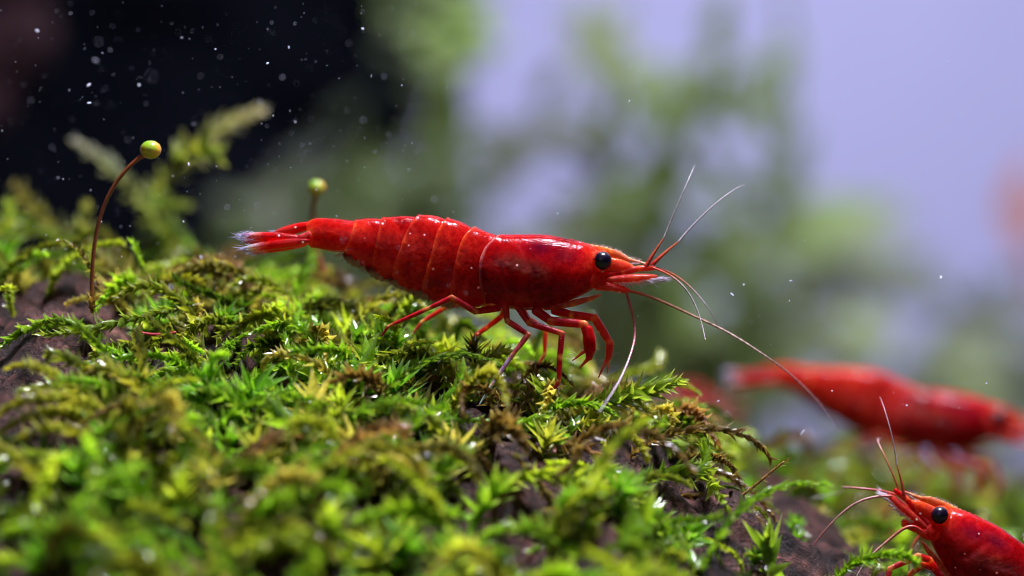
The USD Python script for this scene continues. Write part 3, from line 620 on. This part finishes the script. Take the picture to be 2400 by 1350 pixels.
# the carpet
def clump(x, y): return meshkit.fbm(np.stack([x / 3.2, y / 3.2, x * 0 + 9], -1), 2, 41)
n = 5200
x = rngm.uniform(-40, 40, n); y = rngm.uniform(-44, 64, n)
pxx, _ = px_of(np.stack([x, y, ground(x, y)], -1))
keep = (pxx > -260) & (pxx < 2660) & (rngm.uniform(size=n) > bare(x, y) * 1.02) & (rngm.uniform(size=n) < np.where(y > 18, .6, 1.0)) & (rngm.uniform(size=n) < .15 + .85 * smoothstep(.30, .55, clump(x, y)))
x, y = x[keep], y[keep]
pid = choose(x, y, rngm); nrm = normal_at(x, y); R = quat_for(nrm, rngm.uniform(0, 2 * np.pi, len(x)), rngm.uniform(.0, .8, len(x)))
z = ground(x, y) - .35 + (clump(x, y) - .5) * 2.2; sc = rngm.uniform(.65, 1.15, len(x)); pxx, _ = px_of(np.stack([x, y, z], -1)); sc = np.where((pxx > 1590) & (y > -7 - (pxx - 1590) * .012) & (y < 14), sc * .5, sc)
pi = UsdGeom.PointInstancer.Define(stage, numbered('/World', 'moss_carpet'))
for k, (_, stem, leaves) in enumerate(protos):
    mb = MB(); mb.add(*stem)
    for l in leaves: mb.add(*l)
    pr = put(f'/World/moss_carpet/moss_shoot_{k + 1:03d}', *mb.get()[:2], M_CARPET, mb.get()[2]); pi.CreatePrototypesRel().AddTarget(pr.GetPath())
pi.CreateProtoIndicesAttr(Vt.IntArray.FromNumpy(pid.astype(np.int32)))
pi.CreatePositionsAttr(Vt.Vec3fArray.FromNumpy((np.stack([x, y, z], -1) * S).astype(np.float32)))
pi.CreateOrientationsAttr(Vt.QuathArray([Gf.Quath(float(q[0]), float(q[1]), float(q[2]), float(q[3])) for q in mat2quat(R)]))
pi.CreateScalesAttr(Vt.Vec3fArray.FromNumpy(np.repeat(sc[:, None], 3, 1).astype(np.float32)))
tag(pi.GetPrim(), 'dense carpet of small green and olive moss shoots covering the log', 'moss', kind='stuff')

# single shoots standing out of the carpet: copies with their leaves as parts
first = {}
GG = ('green moss shoots', 'olive moss shoots', 'brown moss shoots'); TONE = ('fresh green', 'olive', 'withered brown')
MARKS = [(60, 640, 'at the left end of the skyline'), (215, 640, 'around the tall spore stalk'), (420, 650, 'on the skyline left of the tail fan'), (640, 660, 'under the tail fan'), (860, 720, 'under the shrimp abdomen'), (60, 800, 'on the bare bark at left'), (330, 840, 'beside the dark hollow at left'),
         (620, 800, 'around the pale frond below the tail'), (900, 860, 'in front of the rear foot'), (1150, 960, 'in front of the middle foot'), (1480, 960, 'around the flared bright frond'), (1640, 1090, 'along the hanging bright frond'), (1780, 1190, 'around the bare olive sprig'), (1950, 1260, 'left of the corner shrimp'),
         (1820, 1310, 'around the bottom right rosette'), (1500, 1230, 'around the blurred frond tip in front'), (1250, 1180, 'around the dark bark gap in front'), (900, 1100, 'in the middle of the foreground'), (600, 1000, 'in the foreground left of centre'), (250, 1030, 'in the foreground at left'), (100, 1250, 'in the bottom left corner'), (500, 1250, 'at the bottom left of centre'), (900, 1290, 'at the bottom centre')]
NTH = ['first', 'second', 'third', 'fourth', 'fifth', 'sixth', 'seventh', 'eighth', 'ninth', 'tenth', 'eleventh', 'twelfth']
singles = []
n = 0; tries = 0
while n < 110 and tries < 4000:
    tries += 1
    px, py = rngm.uniform(20, 2380), rngm.uniform(600, 1345)
    q = on_ground(px, py)
    if not -20 < q[1] < 10 or bare(np.array([q[0]]), np.array([q[1]]))[0] > .3 or ground(q[0], q[1]) < q[2] - 1.2: continue
    if 1080 < px < 1450 and py < 900 or (px > 1960 and py > 1130) or (px > 1560 and 940 < py < 1255): continue
    k = int(choose(np.array([q[0]]), np.array([q[1]]), rngm)[0]); k = k % len(protos); tone = protos[k][0]
    Rm = quat_for(normal_at(q[:1], q[1:2]), rngm.uniform(0, 2 * np.pi, 1), rngm.uniform(.2, .9, 1))[0]; s = rngm.uniform(.95, 1.25)
    path = numbered('/World', ('green_moss_shoot', 'olive_moss_shoot', 'brown_moss_shoot')[tone])
    xf = UsdGeom.Xform.Define(stage, path)
    M = np.eye(4); M[:3, :3] = Rm * s; M[:3, 3] = np.array([q[0], q[1], ground(q[0], q[1]) - .1]) * S
    xf.AddTransformOp().Set(Gf.Matrix4d(*M.T.ravel().tolist()))
    singles.append((px, py, tone, xf.GetPrim()))
    if k not in first:
        cls = stage.CreateClassPrim(f'/World/leafy_shoot_kind_{k + 1:03d}')
        stem, leaves = protos[k][1], protos[k][2]
        part(cls, 'stem', stem[0], stem[1], M_STEM, stem[2])
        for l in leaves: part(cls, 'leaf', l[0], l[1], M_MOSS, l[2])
        first[k] = cls.GetPath()
    xf.GetPrim().GetReferences().AddInternalReference(first[k]); xf.GetPrim().SetInstanceable(True)
    n += 1

spots = {}
for e in sorted(singles, key=lambda e: e[0]):
    mk = min(MARKS, key=lambda m: (m[0] - e[0]) ** 2 + (1.5 * (m[1] - e[1])) ** 2)[2]; spots.setdefault((mk, e[2]), []).append(e[3])
for (mk, tone), prims in spots.items():
    for i, pr in enumerate(prims):
        tag(pr, f'{TONE[tone]} leafy moss shoot {mk}' + (f', {NTH[min(i, 11)]} from left' if len(prims) > 1 else ''), 'moss', GG[tone])

# the shoots the photograph lets one point at
BG = (.17, .33, .02); LG = (.27, .38, .045); OL = (.17, .18, .03); DK = (.05, .06, .012); BR = (.20, .12, .05)
def pts(y, *q): return [P(a, b, y + (c[0] if c else 0)) for a, b, *c in q]
def gpts(lift, *q): return [P(a, b, on_ground(a, b)[1] - lift - (c[0] if c else 0)) for a, b, *c in q]      # just above the log, towards the viewer
frond('moss_frond', 'green moss frond pointing left over bare bark, below the tall spore stalk', pts(.5, (470, 712, 2), (400, 728, 1), (300, 750), (200, 772), (100, 784, -.5)), 64, .95, .40, 42, 101, (.15, .24, .025), tip=LG)
frond('moss_frond', 'bright yellow green moss frond pointing left at the left edge, lower of two', gpts(.8, (330, 952), (240, 918, .3), (150, 903, .4), (60, 914, .4)), 50, 1.15, .34, 40, 102, LG, tip=(.36, .44, .06))
frond('moss_rosette', 'spiky bright green moss rosette with long pointed leaves, left of centre on bark', gpts(.6, (262, 985), (258, 940, .3), (252, 905, .6)), 16, 2.3, .26, 38, 103, LG, curl=(-.05, .25), rad=.1)
frond('moss_frond', 'green moss frond with pale leaf tips pointing left below the shrimp tail', gpts(.9, (770, 815), (700, 795, .3), (620, 775, .4), (515, 792, .4)), 58, 1.15, .40, 44, 104, (.22, .34, .035), tip=(.34, .42, .07))
frond('moss_tip', 'pair of pale upright pointed moss leaves standing left below the shrimp', gpts(.9, (668, 790), (665, 770, .3), (664, 752, .4)), 7, 1.9, .24, 28, 105, (.30, .26, .13), curl=(.0, .2), tip=(.45, .35, .35))
frond('moss_frond', 'bright green moss frond ending in a flared tuft right of the shrimp feet', pts(.2, (1370, 960, .5), (1440, 935), (1510, 915), (1580, 896)), 60, 1.6, .40, 44, 106, (.24, .38, .03), tip=(.36, .48, .06))
frond('moss_frond', 'long arching bright green moss frond hanging down right of the centre', gpts(1.2, (1400, 975), (1480, 985), (1560, 1025, .3), (1620, 1075, .3), (1665, 1130, .2), (1700, 1185)), 96, 1.2, .46, 38, 107, (.22, .37, .028), tip=(.30, .42, .05))
frond('moss_sprig', 'thin olive sprig with sparse tiny leaves reaching up right over brown bark', pts(.3, (1640, 1235), (1700, 1190), (1760, 1145), (1800, 1112), (1838, 1082)), 40, .48, .22, 55, 108, (.20, .17, .03), rad=.13, grow=(1, .8, 1.0))
frond('moss_tip', 'broad bright green pointed moss tip in front of the shrimp feet', gpts(.9, (1130, 1010), (1200, 1000, .3), (1262, 980, .6)), 18, 1.8, .42, 30, 109, (.22, .42, .03), tip=(.32, .48, .06))
frond('moss_rosette', 'dark olive star shaped moss rosette under the shrimp belly', pts(1.5, (1112, 862), (1112, 830), (1110, 808)), 22, 1.35, .22, 62, 110, DK, curl=(-.1, .2), tipcol=(.16, .13, .06))
frond('withered_moss', 'brown withered curled moss frond below the arching green frond', gpts(.9, (1300, 1060), (1345, 1042, .3), (1390, 1062, .3), (1415, 1100)), 26, .9, .5, 40, 111, BR, tip=(.34, .2, .09))
frond('moss_rosette', 'bright green upright moss rosette at the bottom right beside the corner shrimp', gpts(.6, (1800, 1350), (1803, 1300, .8), (1800, 1270, 1.5)), 16, 2.2, .28, 40, 112, (.22, .40, .03), curl=(-.05, .2))
frond('moss_sprig', 'small olive moss sprig rising beside the tall spore stalk against the dark water', pts(2.5, (232, 668), (205, 615), (170, 575), (140, 565)), 26, .5, .6, 50, 113, OL, rad=.09)
frond('moss_tip', 'small glowing green moss tip upright before the dark water left of the tail', pts(5, (338, 640), (328, 605), (316, 572)), 8, .95, .42, 20, 114, (.25, .50, .03))
frond('moss_frond', 'olive moss tuft with pale tips in the left middle beside the red stem', gpts(.9, (500, 840), (450, 790, .3), (395, 765, .3), (330, 755, .3)), 54, 1.2, .30, 40, 115, (.21, .24, .035), tip=(.34, .34, .10))
frond('moss_frond', 'dark green feathery moss frond standing over the dark hollow at left', pts(-.6, (300, 930), (290, 880), (278, 835), (280, 815)), 40, .8, .36, 45, 116, (.13, .22, .02))
frond('moss_frond', 'green moss frond with wet glossy leaves left of the frond tuft', gpts(.9, (1290, 1050), (1330, 1010, .2), (1380, 985, .2), (1440, 975)), 44, 1.0, .5, 48, 117, (.13, .28, .02), tip=(.2, .36, .04))
frond('moss_tip', 'small pointed green moss tip directly behind the front claw foot', pts(-.4, (1282, 960), (1275, 940), (1262, 905)), 12, 1.2, .38, 34, 118, (.19, .33, .03))
frond('moss_frond', 'blurred bright green moss frond tip in the lower middle before brown bark', gpts(1.2, (1640, 1330), (1580, 1260, .5), (1520, 1190, 1), (1455, 1130, 2)), 60, 1.3, .5, 30, 119, (.20, .38, .025), tip=(.42, .46, .14))
frond('moss_frond', 'olive moss frond winding down in the lower middle of the picture', gpts(1.0, (1190, 1060), (1240, 1100), (1280, 1160), (1310, 1230), (1330, 1290)), 60, .85, .44, 42, 120, (.19, .17, .05), tip=(.3, .25, .1))

for i, (x0, y0, dx, dy, dep, Ln, lab) in enumerate(((855, 870, 10, -70, -.8, 1.5, 'upright, left of the dark rosette under the shrimp'), (930, 1020, 40, -60, -3, 1.6, 'in the foreground under the shrimp abdomen'), (1050, 940, 60, -45, -1.5, 1.4, 'leaning right in front of the purple tipped foot'),
        (700, 1010, -70, -50, -3.2, 1.6, 'leaning left in the foreground below the tail fan'), (1390, 1110, 60, 20, -2.5, 1.5, 'drooping right under the long arching frond'), (560, 950, -60, -30, -2, 1.5, 'leaning left below the pale frond'), (1010, 1110, 70, -40, -4.5, 1.8, 'in the middle of the foreground, leaning right'),
        (440, 1060, 30, -70, -4, 1.7, 'upright in the left foreground'), (800, 1150, -50, -60, -5.5, 1.8, 'leaning left in the blurred lower foreground'), (330, 1150, -80, -30, -5.5, 1.8, 'pointing left in the blurred lower left'), (620, 1200, 60, -50, -6.5, 1.9, 'leaning right in the blurred lower foreground left of centre'),
        (1130, 1190, 50, -60, -6, 1.8, 'beside the dark bark gap at bottom centre'), (170, 1250, 40, -60, -8, 1.9, 'in the blurred bottom left corner'), (760, 880, -60, -20, -1, 1.4, 'pointing left between the pale frond and the rear foot'), (1480, 1250, 60, -50, -7, 1.8, 'blurred, left of the bottom right rosette'))):
    frond('moss_tip', f'bright broad leaved green moss tip {lab}', gpts(.5, (x0 - dx * .5, y0 + abs(dy) * .6 + 20), (x0, y0, .8), (x0 + dx, y0 + dy, 1.6)), 26, Ln, .40, 36, 500 + i, (.20, .40, .02), tip=(.34, .50, .05))

rs = thing('red_twig', 'bare dark red moss stem lying in the hollow at left', 'twig', P(330, 783, -.2))
V, F = tube(spline(pts(-.2, (330, 779), (370, 785), (412, 779)), 24), np.r_[np.linspace(.06, .11, 12), np.linspace(.11, .08, 12)], 8); part(rs, 'stem', V - P(330, 783, -.2), F, M_STEM, (.35, .012, .02))

# blurred fronds before the dark stone
for i, (lab, path, n, Ln, tipc, c) in enumerate((  # pale tips: lamp light put into the tip colour
    ('blurred thick moss branch rising right to a whitish tip before the dark stone', pts(25, (330, 500), (400, 410), (480, 330), (600, 262)), 74, 1.7, (.75, .72, .60), (.17, .23, .035)),
    ('blurred moss branch leaning left to a bluish white tip before the dark stone', pts(23, (430, 600), (350, 490), (260, 390), (185, 338)), 60, 1.4, (.65, .66, .75), (.17, .25, .03)),
    ('blurred short green moss branch right of the tall spore stalk', pts(24, (470, 620), (410, 560), (360, 500)), 40, 2.2, (.2, .34, .03), (.17, .30, .025)),
    ('blurred drooping moss twig under the whitish tip branch', pts(17, (400, 410), (450, 355), (500, 365)), 22, 1.9, (.18, .24, .03), (.16, .22, .03)),
    ('blurred olive moss branch at the far left edge', pts(21, (190, 620), (120, 530), (42, 440)), 34, 1.5, (.34, .30, .10), (.18, .20, .035)),
    ('blurred low green moss branch at the far left behind the carpet', pts(19, (290, 640), (200, 590), (100, 545), (10, 520)), 44, 1.4, (.24, .34, .04), (.18, .28, .03)),
    ('blurred side twig in the fork of the branches behind the tall stalk', pts(24, (300, 440), (350, 470), (430, 480)), 26, 1.3, (.24, .32, .04), (.18, .28, .03)),
    ('blurred upright moss twig right of the far left branch', pts(20, (190, 640), (185, 560), (200, 490)), 26, 1.3, (.3, .32, .1), (.17, .25, .03)),
    ('blurred leafy moss twig on the left picture edge', pts(18, (-20, 660), (10, 560), (20, 480)), 34, 1.5, (.2, .3, .04), (.15, .26, .03)),
    ('blurred slanting moss twig low between both spore stalks', pts(17, (560, 680), (500, 620), (440, 590)), 28, 1.3, (.2, .32, .04), (.15, .26, .03)))):
    frond('blurred_moss_branch', lab, path, n, Ln, .5, 46, 200 + i, c, tip=tipc, rad=.16)

# spore stalks
def spore(label, path, cap, r, rad, seed, foot):
    base = np.array(path[0]); t = thing('spore_stalk', label, 'spore stalk', base)
    p = spline(path, 60); q = np.linspace(0, 1, 60); V, F = tube(p, rad * (1 + .8 * np.exp(-q * 18) + .5 * smoothstep(.93, 1, q)), 10)
    C = mixc(np.tile((.24, .055, .014), (60, 1)), (.34, .15, .02), smoothstep(.2, 0, q)); part(t, 'stalk', V - base, F, M_STEM, np.vstack([np.repeat(C, 10, 0), C[:1], C[-1:]]))
    V, F, _ = ellipsoid(cap, (r, r, r * .88), None, None, 4); h = (V - cap) @ np.array([.75, -.1, .35]) / r
    C = mixc(np.tile((.19, .36, .02), (len(V), 1)), (.52, .30, .03), smoothstep(.45, .8, h)); part(t, 'capsule', V - base, F, M_CAPSULE, C)
    V, F, _ = ellipsoid(cap + np.array([.62, -.05, .30]) * r * 1.12, np.array([.22, .22, .26]) * r, None, None, 2); part(t, 'lid', V - base, F, M_CAPSULE, np.tile((.55, .22, .04), (len(V), 1)))
    rng = np.random.default_rng(seed); _, lv = shoot([path[0] - (0, 0, .3), path[0] + (0, 0, .2), path[0] + (.02, 0, .7)], 12, .75, .4, 50, rng, foot)
    for Vv, Ff, Cc in lv: part(t, 'leaf', Vv - base, Ff, M_MOSS, Cc)
spore('tall bent brown stalk bearing a round green spore capsule at left', pts(1.2, (216, 722), (216, 640), (222, 570), (245, 480), (290, 405), (338, 362)), P(353, 351, 1.2), .56, .105, 301, (.20, .13, .02))
spore('shorter slightly blurred stalk with green spore capsule behind the shrimp tail', pts(12, (772, 660), (745, 600), (733, 530), (736, 478), (741, 455)), P(742, 440, 12), .50, .14, 302, (.18, .2, .03))

# ------------------------------------------------------------------ water plants far behind, out of focus
def water_plant(label, y, stem_px, leaves_px, col, seed, rad=1.0, bush=()):
    """Stem through photograph points at depth y; leaves (px, py, length px, direction deg, tone)."""
    rng = np.random.default_rng(seed); k = kk(y); path = [P(a, b, y + rng.normal(0, 3)) for a, b in stem_px]; base = path[0]
    t = thing('water_plant', label, 'water plant', base)
    V, F = tube(spline(path, 30), np.linspace(rad * 1.7, rad, 30), 8); part(t, 'stem', V - base, F, M_PLANT, np.asarray(col) * .8)
    leaves_px = list(leaves_px)
    for (cx, cy, rx, ry, n, ln, tone) in bush:
        for _ in range(n): g = rng.normal(0, .5, 2).clip(-1, 1); leaves_px.append((cx + g[0] * rx, cy + g[1] * ry, ln * rng.uniform(.6, 1.2), rng.uniform(-20, 200), tone * rng.uniform(.6, 1.4)))
    for (lx, ly, ln, deg, tone) in leaves_px:
        Lm = ln * k; V, F = leaf(Lm, Lm * rng.uniform(.38, .5), .25, rng.uniform(-.25, .1)); th = math.radians(deg)
        d = np.array([math.cos(th), rng.uniform(-.4, .2), math.sin(th)]); d /= np.linalg.norm(d); e2 = np.cross([.1, -.75, .65], d); e2 /= np.linalg.norm(e2); nn = np.cross(d, e2)
        o = P(lx, ly, y + rng.uniform(-12, 12)) - d * Lm / 2
        part(t, 'leaf', o + V[:, :1] * d + V[:, 1:2] * e2 + V[:, 2:] * nn - base, F, M_PLANT, np.clip(np.asarray(col) * tone, 0, .8))
G1, G2 = (.14, .21, .05), (.23, .29, .13)  # greens lightened and greyed: water haze put into the leaf colour
water_plant('blurred leafy water plant with bright leaves at the top behind the shrimp back', 150, [(1010, 900), (1040, 500), (1060, 250), (1090, -40)],
    [(1030, 40, 190, 60, 2.0), (1110, 80, 200, -20, 2.4), (1060, 240, 190, 80, 1.0), (1010, 160, 120, 150, 1.2), (1140, 10, 140, 30, 1.8), (1000, 380, 190, 110, .6), (1080, 420, 170, 30, .6), (960, 520, 220, 130, .5), (1060, 560, 200, 40, .5)], G1, 401, 1.3, [(1080, 60, 150, 110, 16, 120, 1.2), (1050, 330, 110, 200, 12, 120, .7), (1020, 560, 200, 140, 20, 150, .6)])
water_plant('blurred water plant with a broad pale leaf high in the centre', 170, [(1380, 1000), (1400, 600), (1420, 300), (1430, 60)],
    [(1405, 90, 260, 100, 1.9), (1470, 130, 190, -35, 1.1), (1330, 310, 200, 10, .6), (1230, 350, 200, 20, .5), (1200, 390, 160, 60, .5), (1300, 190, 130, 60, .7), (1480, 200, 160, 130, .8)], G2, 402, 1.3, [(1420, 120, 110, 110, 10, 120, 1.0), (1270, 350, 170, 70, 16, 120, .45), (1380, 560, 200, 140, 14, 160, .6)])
water_plant('blurred branching water plant right of centre with dark green whorls', 160, [(1520, 1000), (1530, 600), (1560, 330), (1640, 190), (1700, 20)],
    [(1540, 240, 170, 40, 1.5), (1600, 280, 170, 10, 1.4), (1650, 190, 140, 60, 1.1), (1690, 30, 160, 75, 1.5), (1570, 200, 130, 120, 1.3), (1520, 440, 200, 95, .9), (1500, 500, 160, 30, .8), (1800, 255, 150, 90, 1.3), (1740, 250, 150, 5, 1.0), (1840, 130, 120, 10, 1.6), (1780, 160, 130, 40, .9)], G1, 403, 1.1, [(1600, 240, 130, 120, 18, 120, 1.2), (1520, 450, 120, 130, 16, 130, .8), (1800, 240, 80, 70, 8, 100, 1.0)])
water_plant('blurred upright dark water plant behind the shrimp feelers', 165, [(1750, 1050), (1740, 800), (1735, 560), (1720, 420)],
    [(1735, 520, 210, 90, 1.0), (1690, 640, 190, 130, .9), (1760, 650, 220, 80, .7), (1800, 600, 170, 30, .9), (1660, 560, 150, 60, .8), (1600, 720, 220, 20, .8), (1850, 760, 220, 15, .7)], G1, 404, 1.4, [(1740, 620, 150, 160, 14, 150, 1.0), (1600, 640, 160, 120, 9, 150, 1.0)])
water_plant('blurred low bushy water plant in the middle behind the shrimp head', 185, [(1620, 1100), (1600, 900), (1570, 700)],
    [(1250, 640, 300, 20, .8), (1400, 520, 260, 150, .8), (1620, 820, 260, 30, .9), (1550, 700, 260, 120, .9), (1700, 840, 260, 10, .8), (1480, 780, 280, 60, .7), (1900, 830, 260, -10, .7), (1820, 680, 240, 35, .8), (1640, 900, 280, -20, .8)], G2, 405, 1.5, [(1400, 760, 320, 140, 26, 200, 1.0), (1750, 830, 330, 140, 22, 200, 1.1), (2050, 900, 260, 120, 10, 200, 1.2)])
water_plant('blurred leafy water plant behind the shrimp tail against the dark stone', 150, [(820, 800), (850, 620), (880, 480)],
    [(760, 560, 260, 30, .6), (860, 480, 240, 60, .6), (700, 620, 240, 10, .5), (920, 450, 220, 110, .5), (660, 520, 240, 70, .4), (840, 380, 170, 60, .5)], G1, 406, 1.3, [(820, 540, 240, 120, 40, 180, .5), (760, 680, 260, 120, 30, 190, .5), (1020, 680, 200, 120, 20, 180, .6)])
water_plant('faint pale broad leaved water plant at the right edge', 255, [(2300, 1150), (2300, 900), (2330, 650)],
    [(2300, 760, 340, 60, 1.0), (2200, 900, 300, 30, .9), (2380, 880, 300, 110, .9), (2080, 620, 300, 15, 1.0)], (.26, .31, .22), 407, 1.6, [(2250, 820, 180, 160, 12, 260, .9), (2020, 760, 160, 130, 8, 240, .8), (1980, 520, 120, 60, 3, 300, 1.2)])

water_plant('added dark drooping water plant fading the edge of the dark stone', 165, [(760, 760), (745, 560), (730, 420), (735, 330)],  # dark leaves added to fade the stone into the bright backdrop
    [(830, 250, 160, 40, .4), (730, 370, 180, 40, .35), (690, 440, 200, 20, .3), (840, 450, 180, 100, .4)], (.07, .10, .05), 408, .6)
water_plant('thin tall water plant stems high right of centre, strongly blurred', 190, [(1880, 1000), (1850, 600), (1850, 300), (1830, -60)],
    [(1840, 120, 170, 80, 1.5), (1860, 380, 200, 60, 1.2), (1830, 500, 220, 110, 1.2), (1960, 500, 380, 22, 1.6), (1880, 640, 220, 40, 1.1), (1790, 400, 160, 140, 1.0)], G1, 409, .5)
water_plant('single faint orange leaf far behind at the right edge', 230, [(2440, 700), (2420, 560), (2400, 440)], [(2395, 440, 190, 75, 1.0), (2420, 520, 140, 60, 1.0)], (.55, .22, .14), 410, .7)

# ------------------------------------------------------------------ specks adrift in the water
rngp = np.random.default_rng(9); mb = MB(); ico = trimesh.creation.icosphere(1, 1.0); IV, IF = np.array(ico.vertices), np.array(ico.faces)
def speck(p, r):
    a = rngp.normal(size=3); a /= np.linalg.norm(a); mb.add(p + IV * r * rngp.uniform(.55, 1.0, 3) + (IV @ a)[:, None] * a * r * (rngp.uniform(0, 1.2) if rngp.uniform() < .93 else rngp.uniform(1.5, 3)), IF)
for _ in range(760):
    px, py = rngp.uniform(0, 1000), rngp.uniform(0, 620)
    if rngp.uniform() < .42: px, py = rngp.uniform(600, 2400), rngp.uniform(0, 1000)
    y = rngp.choice([rngp.normal(0, 5), rngp.uniform(5, 45), rngp.uniform(-12, 0)]); p = P(px, py, y)
    if p[2] > ground(p[0], p[1]) + 2: speck(p, rngp.choice([.018, .026, .036, .055], p=[.66, .24, .07, .03]) * .72)
for px, py, r, y in ((87, 72, .085, 4), (208, 199, .075, 3), (326, 199, .085, 4), (209, 241, .06, 1), (677, 111, .07, 1), (850, 67, .06, 0), (1743, 667, .06, 1), (2205, 651, .07, 2), (1880, 1014, .07, 2), (430, 519, .06, 1), (471, 603, .08, 5), (442, 385, .06, 1), (235, 519, .06, 2), (1716, 690, .05, 1), (1850, 705, .05, 0), (1683, 940, .05, 0), (1950, 916, .05, 0), (2125, 950, .05, 0), (505, 115, .05, 0), (627, 148, .06, 0), (1475, 237, .05, 0)): speck(P(px, py, y), r)
V, F, _ = mb.get(); tag(put(numbered('/World', 'floating_specks'), V, F, M_SPECK), 'fine pale specks drifting in the clear water', 'specks', kind='stuff')
